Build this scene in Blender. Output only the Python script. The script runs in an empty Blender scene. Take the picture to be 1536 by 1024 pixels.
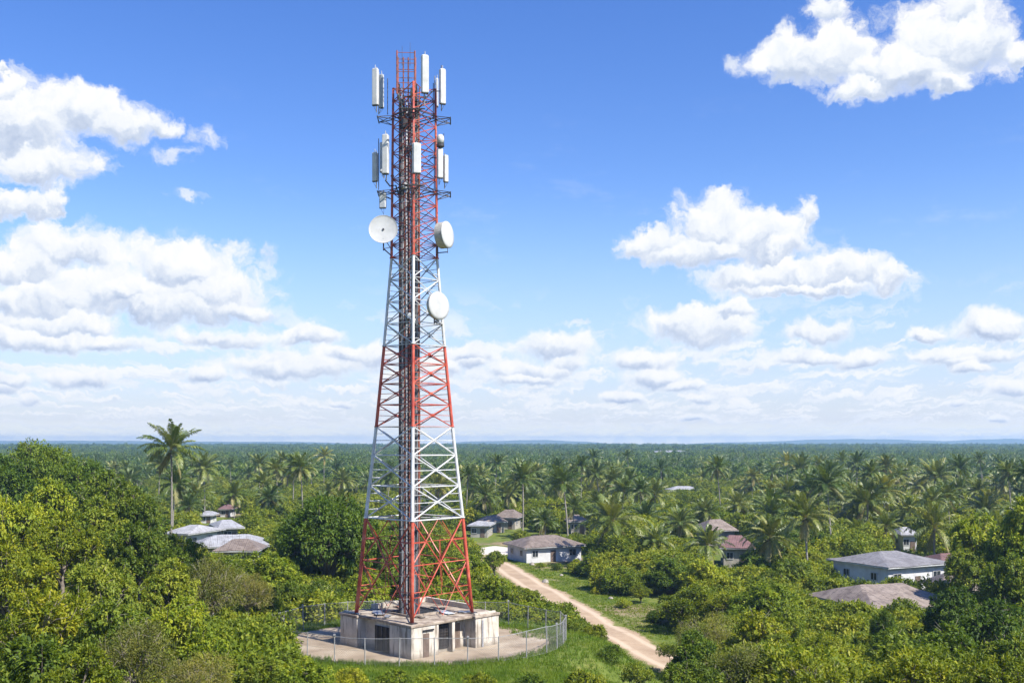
import bpy, math, random
import numpy as np
from mathutils import Vector, Matrix, noise as mnoise

SC = bpy.context.scene
COL = SC.collection
R = math.radians
PI = math.pi
CZ = 16.8                 # camera height over the tower pad
F = 1536.0                # focal length in photograph pixels
HV = 662.0                # row of the horizon

def W(u, v, y):           # photograph pixel + distance -> a point of the place
    return ((u - 768.0) * y / F, y, CZ - (v - HV) * y / F)
def proj(x, y, z):
    return 768.0 + F * x / y, HV + F * (CZ - z) / y

def smooth(a, b, t):
    t = min(1.0, max(0.0, (t - a) / (b - a)))
    return t * t * (3 - 2 * t)

# ------------------------------------------------------------------ terrain
def T(x, y):
    kn = 1 - smooth(1.0, 1.5, math.hypot((x + 8) / 14.5, (y - 85.5) / 12.5))
    nf = 1 - smooth(74, 92, y)
    nf *= 1 - smooth(-2, 22, x) * smooth(62, 80, y)
    h = -4 + 4 * max(kn, nf)
    h += 5.0 * math.exp(-((x + 50) / 24) ** 2 - ((y - 120) / 45) ** 2) * (1 - kn) * (1 - nf * .6)
    far = smooth(150, 600, y)
    h += (0.6 + 1.2 * far) * mnoise.noise(Vector((x * .011, y * .011, 3.1))) * smooth(100, 160, y) 
    inpad = math.hypot((x + 8.0) / 13.6, (y - 85.8) / 11.0)
    h += 0.25 * mnoise.noise(Vector((x * .16, y * .16, 0))) * smooth(0.98, 1.15, inpad)
    # grassy lip in front of the pad
    h += 0.25 * math.exp(-((y - 72.8) / 2.0) ** 2) * (1 if x < 15 else 0)
    return h

# ------------------------------------------------------------------ node helpers
class NT:
    def __init__(s, tree):
        s.t = tree
    def n(s, typ, **kw):
        nd = s.t.nodes.new(typ)
        for k, v in kw.items():
            setattr(nd, k, v)
        return nd
    def set(s, sock, val):
        if hasattr(val, 'is_output') or isinstance(val, bpy.types.NodeSocket):
            s.t.links.new(val, sock)
        else:
            sock.default_value = val
    def m(s, op, a, b=None, c=None, clamp=False):
        nd = s.n('ShaderNodeMath', operation=op); nd.use_clamp = clamp
        s.set(nd.inputs[0], a)
        if b is not None: s.set(nd.inputs[1], b)
        if c is not None: s.set(nd.inputs[2], c)
        return nd.outputs[0]
    def v(s, op, a, b=None, c=None, scale=None):
        nd = s.n('ShaderNodeVectorMath', operation=op)
        s.set(nd.inputs[0], a)
        if b is not None: s.set(nd.inputs[1], b)
        if c is not None: s.set(nd.inputs[2], c)
        if scale is not None: s.set(nd.inputs['Scale'], scale)
        return nd.outputs['Value'] if op in ('LENGTH', 'DOT_PRODUCT', 'DISTANCE') else nd.outputs['Vector']
    def noise(s, vec, scale, detail=4, rough=.5, dist=0.0, dim='3D'):
        nd = s.n('ShaderNodeTexNoise', noise_dimensions=dim)
        if vec is not None: s.set(nd.inputs['Vector'], vec)
        nd.inputs['Scale'].default_value = scale
        nd.inputs['Detail'].default_value = detail
        nd.inputs['Roughness'].default_value = rough
        nd.inputs['Distortion'].default_value = dist
        return nd.outputs['Fac']
    def ramp(s, fac, stops, interp='LINEAR'):
        nd = s.n('ShaderNodeValToRGB')
        s.set(nd.inputs[0], fac)
        cr = nd.color_ramp; cr.interpolation = interp
        while len(cr.elements) < len(stops): cr.elements.new(0.5)
        for e, (p, c) in zip(cr.elements, stops):
            e.position = p
            e.color = (*c, 1) if len(c) == 3 else c
        return nd.outputs[0]
    def mix(s, fac, a, b, mode='MIX'):
        nd = s.n('ShaderNodeMix', data_type='RGBA', blend_type=mode)
        s.set(nd.inputs[0], fac)
        s.set(nd.inputs[6], (*a, 1) if isinstance(a, tuple) and len(a) == 3 else a)
        s.set(nd.inputs[7], (*b, 1) if isinstance(b, tuple) and len(b) == 3 else b)
        return nd.outputs[2]
    def rng(s, val, a, b, c=0.0, d=1.0, smoothstep=True):
        nd = s.n('ShaderNodeMapRange', interpolation_type='SMOOTHSTEP' if smoothstep else 'LINEAR')
        s.set(nd.inputs[0], val)
        for i, q in enumerate((a, b, c, d)): s.set(nd.inputs[i + 1], q)
        return nd.outputs[0]

MATS = {}
def material(name, build):
    m = bpy.data.materials.new(name); m.use_nodes = True
    m.node_tree.nodes.clear()
    t = NT(m.node_tree)
    out = t.n('ShaderNodeOutputMaterial')
    build(t, out)
    MATS[name] = m
    return m

def principled(t, out, color, rough=.7, metal=0.0, spec=.5, bump=None, bstr=.3, bdist=.02):
    p = t.n('ShaderNodeBsdfPrincipled')
    t.set(p.inputs['Base Color'], (*color, 1) if isinstance(color, tuple) and len(color) == 3 else color)
    t.set(p.inputs['Roughness'], rough)
    p.inputs['Metallic'].default_value = metal
    p.inputs['Specular IOR Level'].default_value = spec
    if bump is not None:
        b = t.n('ShaderNodeBump'); b.inputs['Strength'].default_value = bstr; b.inputs['Distance'].default_value = bdist
        t.set(b.inputs['Height'], bump); t.t.links.new(b.outputs[0], p.inputs['Normal'])
    t.t.links.new(p.outputs[0], out.inputs['Surface'])
    return p

def objc(t): return t.n('ShaderNodeTexCoord').outputs['Object']
def geop(t): return t.n('ShaderNodeNewGeometry').outputs['Position']

def simple(name, c1, c2=None, scale=3.0, rough=.7, metal=0, spec=.4, bstr=.25, bdist=.02):
    c2 = c2 or tuple(q * .75 for q in c1)
    def b(t, out):
        co = objc(t)
        n = t.noise(co, scale, 6, .6)
        col = t.ramp(n, [(.35, c2), (.62, c1)])
        principled(t, out, col, rough, metal, spec, t.noise(co, scale * 6, 4), bstr, bdist)
    return material(name, b)

def leafmat(name, dark, mid, light, transl=.3, rough=.5, spec=.35):
    def b(t, out):
        tone = t.n('ShaderNodeAttribute', attribute_name='tone').outputs['Fac']
        oi = t.n('ShaderNodeObjectInfo')
        tone = t.m('ADD', tone, t.m('MULTIPLY_ADD', oi.outputs['Random'], .42, -.20))
        col = t.ramp(tone, [(.05, dark), (.5, mid), (.95, light)])
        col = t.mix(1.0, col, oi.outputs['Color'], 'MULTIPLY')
        p = principled(t, out, col, rough, 0, spec)
        tr = t.n('ShaderNodeBsdfTranslucent')
        t.set(tr.inputs[0], t.mix(1.0, col, (1.45, 1.45, .45), 'MULTIPLY'))
        mx = t.n('ShaderNodeMixShader'); mx.inputs[0].default_value = transl
        t.t.links.new(p.outputs[0], mx.inputs[1]); t.t.links.new(tr.outputs[0], mx.inputs[2])
        t.t.links.new(mx.outputs[0], out.inputs['Surface'])
    return material(name, b)

leafmat('broad_leaf', (.045, .078, .008), (.165, .215, .020), (.335, .335, .032), .34, .55, .22)
leafmat('olive_leaf', (.075, .095, .022), (.155, .170, .035), (.25, .225, .06), .34, .6, .2)
leafmat('frond_leaf', (.045, .085, .012), (.125, .170, .028), (.27, .27, .07), .26, .42, .4)
leafmat('dry_leaf', (.15, .13, .045), (.24, .21, .08), (.34, .30, .12), .2, .6, .3)
leafmat('grass_blade', (.070, .125, .010), (.125, .205, .016), (.200, .250, .030), .36, .6, .2)
simple('bark', (.20, .165, .125), (.10, .08, .06), 6, .85, bstr=.6)
simple('palm_bark', (.30, .27, .23), (.17, .15, .125), 8, .85, bstr=.6)
simple('coconut', (.16, .15, .04), (.10, .09, .03), 6, .5)
simple('twig', (.34, .29, .22), (.2, .17, .13), 8, .8)

def ground_b(t, out):
    co = geop(t)
    n1 = t.noise(co, .045, 6, .6); n2 = t.noise(co, .6, 6, .65)
    g = t.ramp(n2, [(.3, (.060, .095, .016)), (.5, (.115, .150, .028)), (.7, (.18, .18, .050))])
    dirt = t.ramp(n2, [(.3, (.16, .12, .07)), (.7, (.30, .23, .14))])
    col = t.mix(t.rng(n1, .53, .66), g, dirt)
    principled(t, out, col, .95, 0, .1, n2, .5, .1)
material('ground', ground_b)

def road_b(t, out):
    co = geop(t)
    n1 = t.noise(co, .35, 6, .6); n2 = t.noise(co, 3.0, 5, .6)
    a = t.n('ShaderNodeAttribute', attribute_name='across').outputs['Fac']
    track = t.m('ABSOLUTE', t.m('SUBTRACT', t.m('ABSOLUTE', a), .48))
    base = t.ramp(n1, [(.3, (.30, .215, .14)), (.7, (.42, .315, .215))])
    col = t.mix(t.rng(track, .04, .22, .75, 0), base, (.52, .41, .295))
    col = t.mix(t.rng(t.noise(co, .9, 6, .7), .55, .68, 0, .55), col, (.27, .18, .11))
    col = t.mix(t.rng(t.m('ADD', t.m('ABSOLUTE', a), t.m('MULTIPLY_ADD', n1, 1.3, -.65)), .74, .92), col, (.15, .16, .045))
    principled(t, out, col, .95, 0, .1, n2, .4, .05)
material('dirt_road', road_b)

def pad_b(t, out):
    co = geop(t)
    n1 = t.noise(co, .25, 7, .65); n2 = t.noise(co, 2.5, 5, .6)
    col = t.ramp(n1, [(.3, (.15, .11, .075)), (.48, (.29, .225, .155)), (.66, (.40, .33, .245))])
    col = t.mix(t.rng(n2, .58, .7, 0, .6), col, (.15, .115, .075))
    principled(t, out, col, .9, 0, .2, n2, .4, .03)
material('pad_concrete', pad_b)

def plaster_b(t, out):
    co = geop(t)
    st = t.v('MULTIPLY', co, (2.2, 2.2, .22))
    streak = t.noise(st, 1.4, 7, .7)
    n1 = t.noise(co, .9, 6, .6); n2 = t.noise(co, 7, 5, .6)
    col = t.ramp(n1, [(.3, (.42, .37, .30)), (.6, (.62, .56, .47))])
    col = t.mix(t.rng(streak, .50, .62, 0, .85), col, (.20, .165, .125))
    z = t.n('ShaderNodeSeparateXYZ'); t.set(z.inputs[0], co)
    grime = t.rng(t.m('ADD', z.outputs[2], t.m('MULTIPLY', n2, .8)), .55, 1.0, .6, 0)
    col = t.mix(grime, col, (.17, .135, .095))
    principled(t, out, col, .92, 0, .2, n2, .35, .02)
material('stained_plaster', plaster_b)

def roofslab_b(t, out):
    co = geop(t)
    n1 = t.noise(co, .7, 7, .7); n2 = t.noise(co, 3.5, 6, .7)
    col = t.ramp(n1, [(.34, (.11, .085, .07)), (.48, (.27, .215, .165)), (.62, (.44, .38, .30))])
    col = t.mix(t.rng(n2, .56, .68, 0, .7), col, (.12, .085, .065))
    principled(t, out, col, .95, 0, .15, n2, .5, .03)
material('worn_slab', roofslab_b)

def tower_b(t, out):
    co = objc(t)
    z = t.n('ShaderNodeSeparateXYZ'); t.set(z.inputs[0], co); z = z.outputs[2]
    def band(a, b): return t.m('MULTIPLY', t.m('GREATER_THAN', z, a), t.m('LESS_THAN', z, b))
    white = t.m('ADD', band(10.55, 18.0), band(24.55, 31.75), clamp=True)
    n = t.noise(co, 5, 6, .7); n2 = t.noise(co, 1.2, 4, .6)
    red = t.ramp(n2, [(.30, (.34, .040, .022)), (.52, (.50, .085, .045)), (.72, (.56, .17, .11))])
    wht = t.ramp(n2, [(.3, (.44, .44, .43)), (.7, (.68, .68, .67))])
    col = t.mix(white, red, wht)
    n3 = t.noise(co, .8, 5, .7)
    col = t.mix(t.rng(t.m('ADD', n, t.m('MULTIPLY', t.m('GREATER_THAN', z, 31.8), t.m('MULTIPLY_ADD', n3, .5, -.16))), .58, .70, 0, .8), col, (.13, .06, .04))
    principled(t, out, col, .45, 0, .5, n, .2, .01)
material('tower_paint', tower_b)
simple('cage_steel', (.34, .10, .07), (.10, .06, .055), 4, .6)
simple('dark_steel', (.085, .08, .08), (.05, .045, .045), 4, .5, .4)
simple('galvanised', (.42, .43, .44), (.28, .28, .28), 6, .5, .6)
simple('antenna_white', (.56, .56, .545), (.44, .44, .42), 1.3, .45)
simple('antenna_grey', (.50, .52, .53), (.42, .44, .45), 2, .45)
simple('cable_black', (.03, .03, .032), (.02, .02, .02), 4, .5)
simple('cable_grey', (.40, .40, .41), (.26, .26, .27), 4, .5, .3)
simple('cable_rust', (.26, .085, .05), (.12, .05, .035), 4, .7)
simple('dish_white', (.50, .50, .485), (.41, .41, .395), 1.0, .5, bstr=.05)
simple('dish_shroud', (.45, .43, .38), (.30, .28, .25), 3, .6)
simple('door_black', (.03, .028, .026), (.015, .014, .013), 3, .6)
simple('grille', (.10, .085, .08), (.05, .045, .04), 4, .7)
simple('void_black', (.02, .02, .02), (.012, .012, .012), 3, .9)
simple('rust_scrap', (.28, .13, .08), (.13, .08, .06), 4, .8)
simple('fence_post', (.40, .40, .39), (.27, .26, .24), 5, .6, .3)
simple('rock', (.34, .30, .25), (.2, .18, .15), 3, .9)

def corr(name, c1, c2, stain):
    def b(t, out):
        co = objc(t)
        uv = t.n('ShaderNodeAttribute', attribute_name='rib').outputs['Fac']
        n1 = t.noise(co, .55, 7, .75); n2 = t.noise(t.v('MULTIPLY', co, (1, 1, 3)), 1.7, 6, .75)
        col = t.ramp(n1, [(.38, c2), (.58, c1)])
        col = t.mix(t.rng(n2, .50, .64, 0, .8), col, stain)
        sheet = t.m('FRACT', t.m('MULTIPLY', uv, .9))
        col = t.mix(t.rng(sheet, .88, .98, 0, .65), col, stain)
        rib = t.m('SINE', t.m('MULTIPLY', uv, 2 * PI / .28))
        principled(t, out, col, .6, .1, .4, rib, .35, .03)
    material(name, b)
corr('roof_grey', (.245, .235, .235), (.165, .155, .155), (.12, .105, .10))
corr('roof_brown', (.23, .185, .15), (.15, .115, .09), (.085, .06, .045))
corr('roof_tan', (.29, .235, .19), (.18, .14, .11), (.095, .07, .055))
corr('roof_red', (.21, .12, .105), (.15, .08, .07), (.09, .055, .05))
corr('roof_white', (.38, .38, .385), (.27, .265, .265), (.17, .155, .145))
simple('house_white', (.60, .60, .60), (.48, .47, .46), 1.0, .9)
simple('house_cream', (.40, .37, .32), (.26, .235, .20), 1.0, .9)
simple('glass_dark', (.035, .04, .045), (.02, .025, .03), 2, .15)
simple('window_frame', (.55, .55, .54), (.40, .40, .39), 3, .6)
simple('wood_door', (.17, .12, .09), (.10, .07, .05), 3, .7)
simple('yard_sand', (.62, .56, .48), (.48, .42, .34), .5, .95)

# ------------------------------------------------------------------ mesh helpers
def link(o, parent=None):
    COL.objects.link(o)
    if parent is not None: o.parent = parent
    return o

class MB:
    def __init__(s): s.v = []; s.f = []; s.mi = []; s.att = []
    def add(s, vs, fs, mi=0):
        b = len(s.v); s.v += [tuple(p) for p in vs]
        s.f += [tuple(b + i for i in f) for f in fs]; s.mi += [mi] * len(fs)
    def box(s, c, size, rot=0.0, mi=0, tilt=None):
        hx, hy, hz = size[0] / 2, size[1] / 2, size[2] / 2
        m = Matrix.Rotation(rot, 3, 'Z')
        if tilt: m = m @ Matrix.Rotation(tilt[0], 3, 'X') @ Matrix.Rotation(tilt[1], 3, 'Y')
        vs = [Vector(c) + m @ Vector((sx * hx, sy * hy, sz * hz)) for sx in (-1, 1) for sy in (-1, 1) for sz in (-1, 1)]
        s.add(vs, [(0, 1, 3, 2), (4, 6, 7, 5), (0, 4, 5, 1), (2, 3, 7, 6), (0, 2, 6, 4), (1, 5, 7, 3)], mi)
    def tube(s, pts, r, n=6, mi=0, cap=True):
        pts = [Vector(p) for p in pts]
        rs = r if isinstance(r, (list, tuple)) else [r] * len(pts)
        b = len(s.v)
        up = None
        for i, p in enumerate(pts):
            d = (pts[min(i + 1, len(pts) - 1)] - pts[max(i - 1, 0)])
            if d.length < 1e-9: d = Vector((0, 0, 1))
            d.normalize()
            if up is None:
                up = d.orthogonal().normalized()
            else:
                up = (up - d * up.dot(d))
                up = up.normalized() if up.length > 1e-6 else d.orthogonal().normalized()
            w = d.cross(up)
            for k in range(n):
                a = 2 * PI * k / n
                s.v.append(tuple(p + (up * math.cos(a) + w * math.sin(a)) * rs[i]))
        for i in range(len(pts) - 1):
            for k in range(n):
                a = b + i * n + k; c = b + i * n + (k + 1) % n
                s.f.append((a, c, c + n, a + n)); s.mi.append(mi)
        if cap:
            s.f.append(tuple(b + k for k in reversed(range(n)))); s.mi.append(mi)
            e = b + (len(pts) - 1) * n
            s.f.append(tuple(e + k for k in range(n))); s.mi.append(mi)
    def disc_lathe(s, c, axis, prof, n=28, mi=0):
        # prof: (radius, offset along the axis)
        ax = Vector(axis).normalized()
        a = ax.orthogonal().normalized(); w = ax.cross(a)
        b = len(s.v)
        for (r, h) in prof:
            for k in range(n):
                t = 2 * PI * k / n
                s.v.append(tuple(Vector(c) + ax * h + (a * math.cos(t) + w * math.sin(t)) * r))
        for i in range(len(prof) - 1):
            for k in range(n):
                p = b + i * n + k; q = b + i * n + (k + 1) % n
                s.f.append((p, q, q + n, p + n)); s.mi.append(mi)
        s.f.append(tuple(b + k for k in reversed(range(n)))); s.mi.append(mi)
        e = b + (len(prof) - 1) * n
        s.f.append(tuple(e + k for k in range(n))); s.mi.append(mi)
    def mesh(s, name, mats, sm=False):
        me = bpy.data.meshes.new(name)
        me.from_pydata(s.v, [], s.f)
        for m in (mats if isinstance(mats, (list, tuple)) else [mats]):
            me.materials.append(MATS[m])
        me.polygons.foreach_set('material_index', s.mi)
        if sm: me.polygons.foreach_set('use_smooth', [True] * len(s.f))
        me.update()
        return me
    def build(s, name, mats, parent=None, sm=False, bevel=0.0):
        o = link(bpy.data.objects.new(name, s.mesh(name, mats, sm)), parent)
        if bevel:
            bv = o.modifiers.new('bevel', 'BEVEL'); bv.width = bevel; bv.segments = 2; bv.limit_method = 'ANGLE'
        return o

def npmesh(name, verts, quads, tone, matidx, mats, tris=None):
    """verts (N,3), quads (M,4) index array; tone per face; fast."""
    me = bpy.data.meshes.new(name)
    nq = len(quads)
    me.vertices.add(len(verts)); me.vertices.foreach_set('co', verts.astype(np.float32).ravel())
    me.loops.add(nq * 4); me.polygons.add(nq)
    me.loops.foreach_set('vertex_index', quads.astype(np.int32).ravel())
    me.polygons.foreach_set('loop_start', np.arange(0, nq * 4, 4, dtype=np.int32))
    me.polygons.foreach_set('loop_total', np.full(nq, 4, dtype=np.int32))
    me.polygons.foreach_set('material_index', matidx.astype(np.int32))
    for m in mats: me.materials.append(MATS[m])
    a = me.attributes.new('tone', 'FLOAT', 'FACE'); a.data.foreach_set('value', tone.astype(np.float32))
    me.update(calc_edges=True)
    return me

def tagit(o, label=None, cat=None, group=None, kind=None):
    if label: o['label'] = label
    if cat: o['category'] = cat
    if group: o['group'] = group
    if kind: o['kind'] = kind
    return o
def empty(name, loc, rz=0.0):
    o = link(bpy.data.objects.new(name, None)); o.location = loc; o.rotation_euler = (0, 0, rz)
    o.empty_display_size = .3
    return o

# ------------------------------------------------------------------ foliage makers
def unit(v): return v / np.maximum(np.linalg.norm(v, axis=1, keepdims=True), 1e-9)

def leaves(rg, cen, out, size, aspect=.5, droop=.35, jit=.55, fold=.25):
    """kite leaves at cen (N,3), pointing roughly along out."""
    n = len(cen)
    d = unit(out + rg.normal(0, jit, (n, 3)) * .8 - np.array([0, 0, droop]))
    up = unit(out * .95 + np.array([0, 0, .45]) + rg.normal(0, .25, (n, 3)))
    side = unit(np.cross(d, up)); nrm = np.cross(side, d)
    L = (size * rg.uniform(.65, 1.35, n))[:, None]
    w = L * aspect * .5
    a = cen - d * L * .5
    b = cen + d * L * .5 - nrm * L * .12
    c1 = cen - d * L * .05 + side * w + nrm * w * fold
    c2 = cen - d * L * .05 - side * w + nrm * w * fold
    v = np.stack([a, c1, b, c2], 1).reshape(-1, 3)
    q = np.arange(4 * n).reshape(-1, 4)
    return v, q

def crown_mesh(name, seed, Rr, Rz, nlobe, nclump, nleaf, leaf, mat='broad_leaf', flat=0.0, lobe=(.30, .46), aspect=.5,
               droop=.35, clump_r=.42, skirt=.35):
    rg = np.random.default_rng(seed)
    # lobes over an ellipsoid
    lob = []
    for i in range(nlobe):
        for _ in range(30):
            th = rg.uniform(0, 2 * PI); ph = math.asin(rg.uniform(-skirt, 1))
            r = rg.uniform(.52, .84)
            c = np.array([math.cos(th) * math.cos(ph) * r * Rr, math.sin(th) * math.cos(ph) * r * Rr, math.sin(ph) * r * Rz])
            lr = rg.uniform(*lobe) * Rr
            if all(np.linalg.norm(c - o) > .48 * (lr + l) for o, l in lob): break
        lob.append((c, lr))
    V, Q, TN = [], [], []
    base = 0
    for (c, lr) in lob:
        k = max(6, int(nclump * (lr / (Rr * .38)) ** 2))
        dirs = unit(rg.normal(0, 1, (k, 3)) + np.array([0, 0, .45]))
        rad = lr * rg.uniform(.72, 1.12, k) ** 1.0
        cc = c + dirs * rad[:, None] * np.array([1, 1, .78])
        ltone = rg.normal(0, .08)
        ctone = .5 + ltone + rg.normal(0, .13, k)
        cen = np.repeat(cc, nleaf, 0)
        od = np.repeat(dirs, nleaf, 0)
        off = rg.normal(0, 1, (k * nleaf, 3)); off = unit(off) * (rg.uniform(.1, 1, k * nleaf) ** .6)[:, None] * clump_r
        cen = cen + off
        v, q = leaves(rg, cen, unit(od + off * 1.3), leaf, aspect, droop)
        V.append(v); Q.append(q + base); base += len(v)
        TN.append(np.repeat(ctone, nleaf) + rg.normal(0, .12, k * nleaf))
    # some inner leaves so that gaps show depth
    V = np.concatenate(V); Q = np.concatenate(Q); TN = np.clip(np.concatenate(TN), 0, 1)
    me = npmesh(name, V, Q, TN, np.zeros(len(Q)), [mat])
    return me, lob

def trunk_mesh(name, seed, H, r0, lob, mat='bark', lob_h=2.0):
    rnd = random.Random(seed)
    mb = MB()
    top = Vector((rnd.uniform(-.3, .3), rnd.uniform(-.3, .3), -.15 * H))
    top.z = -.35 * lob_h
    pts = [Vector((0, 0, -3.2 * H)), Vector((rnd.uniform(-.15, .15), rnd.uniform(-.15, .15), -H * .75)), top]
    mb.tube(pts, [r0 * 1.25, r0, r0 * .7], 8)
    for (c, lr) in lob:
        c = Vector(c)
        m = top.lerp(c, .5) + Vector((rnd.uniform(-.2, .2), rnd.uniform(-.2, .2), -.25))
        st = top.lerp(pts[1], rnd.uniform(0, .6))
        mb.tube([st, m, c, c + (c - m).normalized() * lr * .5], [r0 * .5, r0 * .3, r0 * .15, r0 * .06], 5)
        for k in range(5):
            d = Vector((rnd.gauss(0, 1), rnd.gauss(0, 1), rnd.gauss(.1, .8))).normalized() * lr * (.85 if mat == 'bark' else 1.35)
            mb.tube([m.lerp(c, rnd.random()), c + d * .5, c + d], [r0 * .14, r0 * .08, r0 * .03], 4)
    return mb.mesh(name, mat, True)

# kinds: name -> list of (crown mesh, trunk mesh, radius, half height, trunk height below the crown's middle)
KIND = {}
def make_kind(key, n, Rr, Rz, H, r0, nlobe, nclump, nleaf, leaf, mat='broad_leaf', seed=0, **kw):
    KIND[key] = []; bark = kw.pop('bark', 'bark')
    for i in range(n):
        rr = Rr * (1 + .08 * (i % 3 - 1)); rz = Rz * (1 - .08 * (i % 2))
        me, lob = crown_mesh('crown', seed + i * 7 + 1, rr, rz, nlobe, nclump, nleaf, leaf, mat, **kw)
        tm = trunk_mesh('trunk', seed + i, H, r0, lob, 'twig' if key in ('near', 'yellow') and i % 3 == 1 else bark, lob_h=rz)
        KIND[key].append((me, tm, rr, rz, H))

make_kind('near', 5, 3.4, 3.0, 5.0, .22, 15, 60, 17, .29, seed=11, clump_r=.34, lobe=(.26, .42))
make_kind('yellow', 3, 3.4, 2.6, 4.5, .2, 17, 58, 16, .26, seed=51, clump_r=.32, aspect=.42, droop=.2, lobe=(.24, .38))
make_kind('olive', 3, 3.2, 2.1, 3.4, .16, 20, 60, 16, .17, 'olive_leaf', seed=91, clump_r=.38, aspect=.35, lobe=(.24, .36), bark='twig')
make_kind('dense', 3, 5.2, 4.5, 7.0, .35, 26, 75, 15, .34, seed=131, clump_r=.5, lobe=(.26, .40))
make_kind('shrub', 4, 1.6, 1.15, 1.3, .07, 11, 36, 11, .17, seed=171, clump_r=.22, skirt=.1)
make_kind('mid', 5, 4.2, 3.4, 4.6, .28, 13, 30, 11, .46, seed=211, clump_r=.45, lobe=(.26, .40))
make_kind('far', 4, 4.6, 3.2, 4.0, .3, 9, 14, 6, .95, seed=251, clump_r=.7)

def palm_crown(name, seed, nfr, nst, length=4.4, lw=.085, dead=4, tight=0.0):
    rg = random.Random(seed)
    V, Q, TN, MI = [], [], [], []
    def quad(a, b, c, d, t, m):
        k = len(V); V.extend([tuple(a), tuple(b), tuple(c), tuple(d)]); Q.append((k, k + 1, k + 2, k + 3)); TN.append(t); MI.append(m)
    ga = 2.39996
    for i in range(nfr + dead):
        isdead = i >= nfr
        f = i / max(1, nfr - 1)
        el = R(86 - 92 * f ** 1.05 + rg.uniform(-7, 7)) if not isdead else R(-38 + rg.uniform(-16, 8))
        az = i * ga + rg.uniform(-.25, .25)
        L = length * (rg.uniform(.82, 1.08)) * (.72 + .28 * min(1, f * 2.5)) * (1 if not isdead else .78)
        bend = R(rg.uniform(62, 92)) * (0.38 + .85 * f) if not isdead else R(rg.uniform(25, 40))
        N = 11
        p = Vector((0, 0, 0)); pts = [p.copy()]; dirs = []
        e = el; aaz = az; tw = rg.uniform(-.3, .3)
        for k in range(N):
            d = Vector((math.cos(e) * math.cos(aaz), math.cos(e) * math.sin(aaz), math.sin(e)))
            dirs.append(d); p = p + d * (L / N); pts.append(p.copy())
            e -= bend / N * (.35 + 1.3 * k / N); e = max(e, R(-84)); aaz += tw / N
        dirs.append(dirs[-1])
        tone0 = rg.uniform(.30, .75) if not isdead else rg.uniform(.3, .8)
        mi = 0 if not isdead else 1
        # rachis
        for k in range(N):
            w0 = .055 * (1 - k / N * .8); w1 = .055 * (1 - (k + 1) / N * .8)
            s = dirs[k].cross(Vector((0, 0, 1)))
            s = s.normalized() if s.length > .01 else Vector((1, 0, 0))
            quad(pts[k] - s * w0, pts[k] + s * w0, pts[k + 1] + s * w1, pts[k + 1] - s * w1, .75, 1)
        for j in range(nst):
            t = .14 + .86 * (j + .5) / nst
            q = t * N; k = min(N - 1, int(q)); b = pts[k].lerp(pts[k + 1], q - k); d = dirs[k].lerp(dirs[k + 1], q - k).normalized()
            s = d.cross(Vector((0, 0, 1)))
            s = s.normalized() if s.length > .01 else Vector((math.sin(az), -math.cos(az), 0))
            up = s.cross(d)
            ll = L * .235 * (math.sin(PI * min(1, (t * .86 + .10))) ** .6) * (1 if t < .85 else 1.0)
            ll = max(ll, L * .07)
            for sg in (-1, 1):
                if rg.random() < .05: continue
                l2 = ll * rg.uniform(.8, 1.15)
                o = (s * sg * rg.uniform(.65, .9) + d * rg.uniform(.45, .75) + up * rg.uniform(.0, .35)).normalized()
                drp = Vector((0, 0, -1))
                m1 = b + o * l2 * .5 + drp * l2 * .07
                m2 = b + o * l2 * .80 + drp * l2 * (.42 if not isdead else .6)
                w = d * (lw * (36 / nst) ** .85)
                tn = min(1, max(0, tone0 + rg.gauss(0, .1)))
                quad(b - w * .35, b + w * .35, m1 + w * .5, m1 - w * .5, tn, mi)
                quad(m1 - w * .5, m1 + w * .5, m2 + w * .08, m2 - w * .08, tn, mi)
    me = npmesh(name, np.array(V), np.array(Q), np.array(TN), np.array(MI), ['frond_leaf', 'dry_leaf'])
    return me

def palm_trunk(seed, H, r=.17):
    rg = random.Random(seed)
    mb = MB()
    ax = rg.uniform(0, 2 * PI); b = rg.uniform(.1, .7)
    n = 14; pts = []; rs = []
    for i in range(n + 1):
        t = i / n
        off = b * (t * t - t) * 1.4
        pts.append((math.cos(ax) * off, math.sin(ax) * off, -1.0 + (H + 1.0) * t))
        rs.append(r * (1.55 - .8 * min(1, t * 5) if t < .2 else .75 - .12 * t + (0.03 if i % 2 else 0)) * (1.0))
    mb.tube(pts, rs, 8)
    return mb.mesh('trunk', 'palm_bark', True)

def coconuts(seed):
    rg = random.Random(seed); mb = MB()
    for k in range(9):
        a = rg.uniform(0, 2 * PI); r = rg.uniform(.2, .42)
        c = (math.cos(a) * r, math.sin(a) * r, -.25 - rg.uniform(0, .4))
        mb.disc_lathe(c, (0, 0, 1), [(.03, -.16), (.10, -.1), (.13, 0), (.10, .1), (.03, .15)], 8)
    return mb.mesh('coconut_bunch', 'coconut', True)

PALM_HI = [palm_crown('crown', 300 + i, 32, 36, lw=.12, dead=2 + i % 3) for i in range(5)]
PALM_MD = [palm_crown('crown', 340 + i, 23, 18, lw=.115, dead=1 + i % 2) for i in range(5)]
PALM_LO = [palm_crown('crown', 380 + i, 13, 8, dead=1) for i in range(3)]
TRUNK_H = [7.0, 9.0, 11.5, 14.0, 18.0]
PTRUNK = [[palm_trunk(400 + 10 * i + j, h) for j in range(2)] for i, h in enumerate(TRUNK_H)]
NUTS = [coconuts(i) for i in range(2)]

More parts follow.
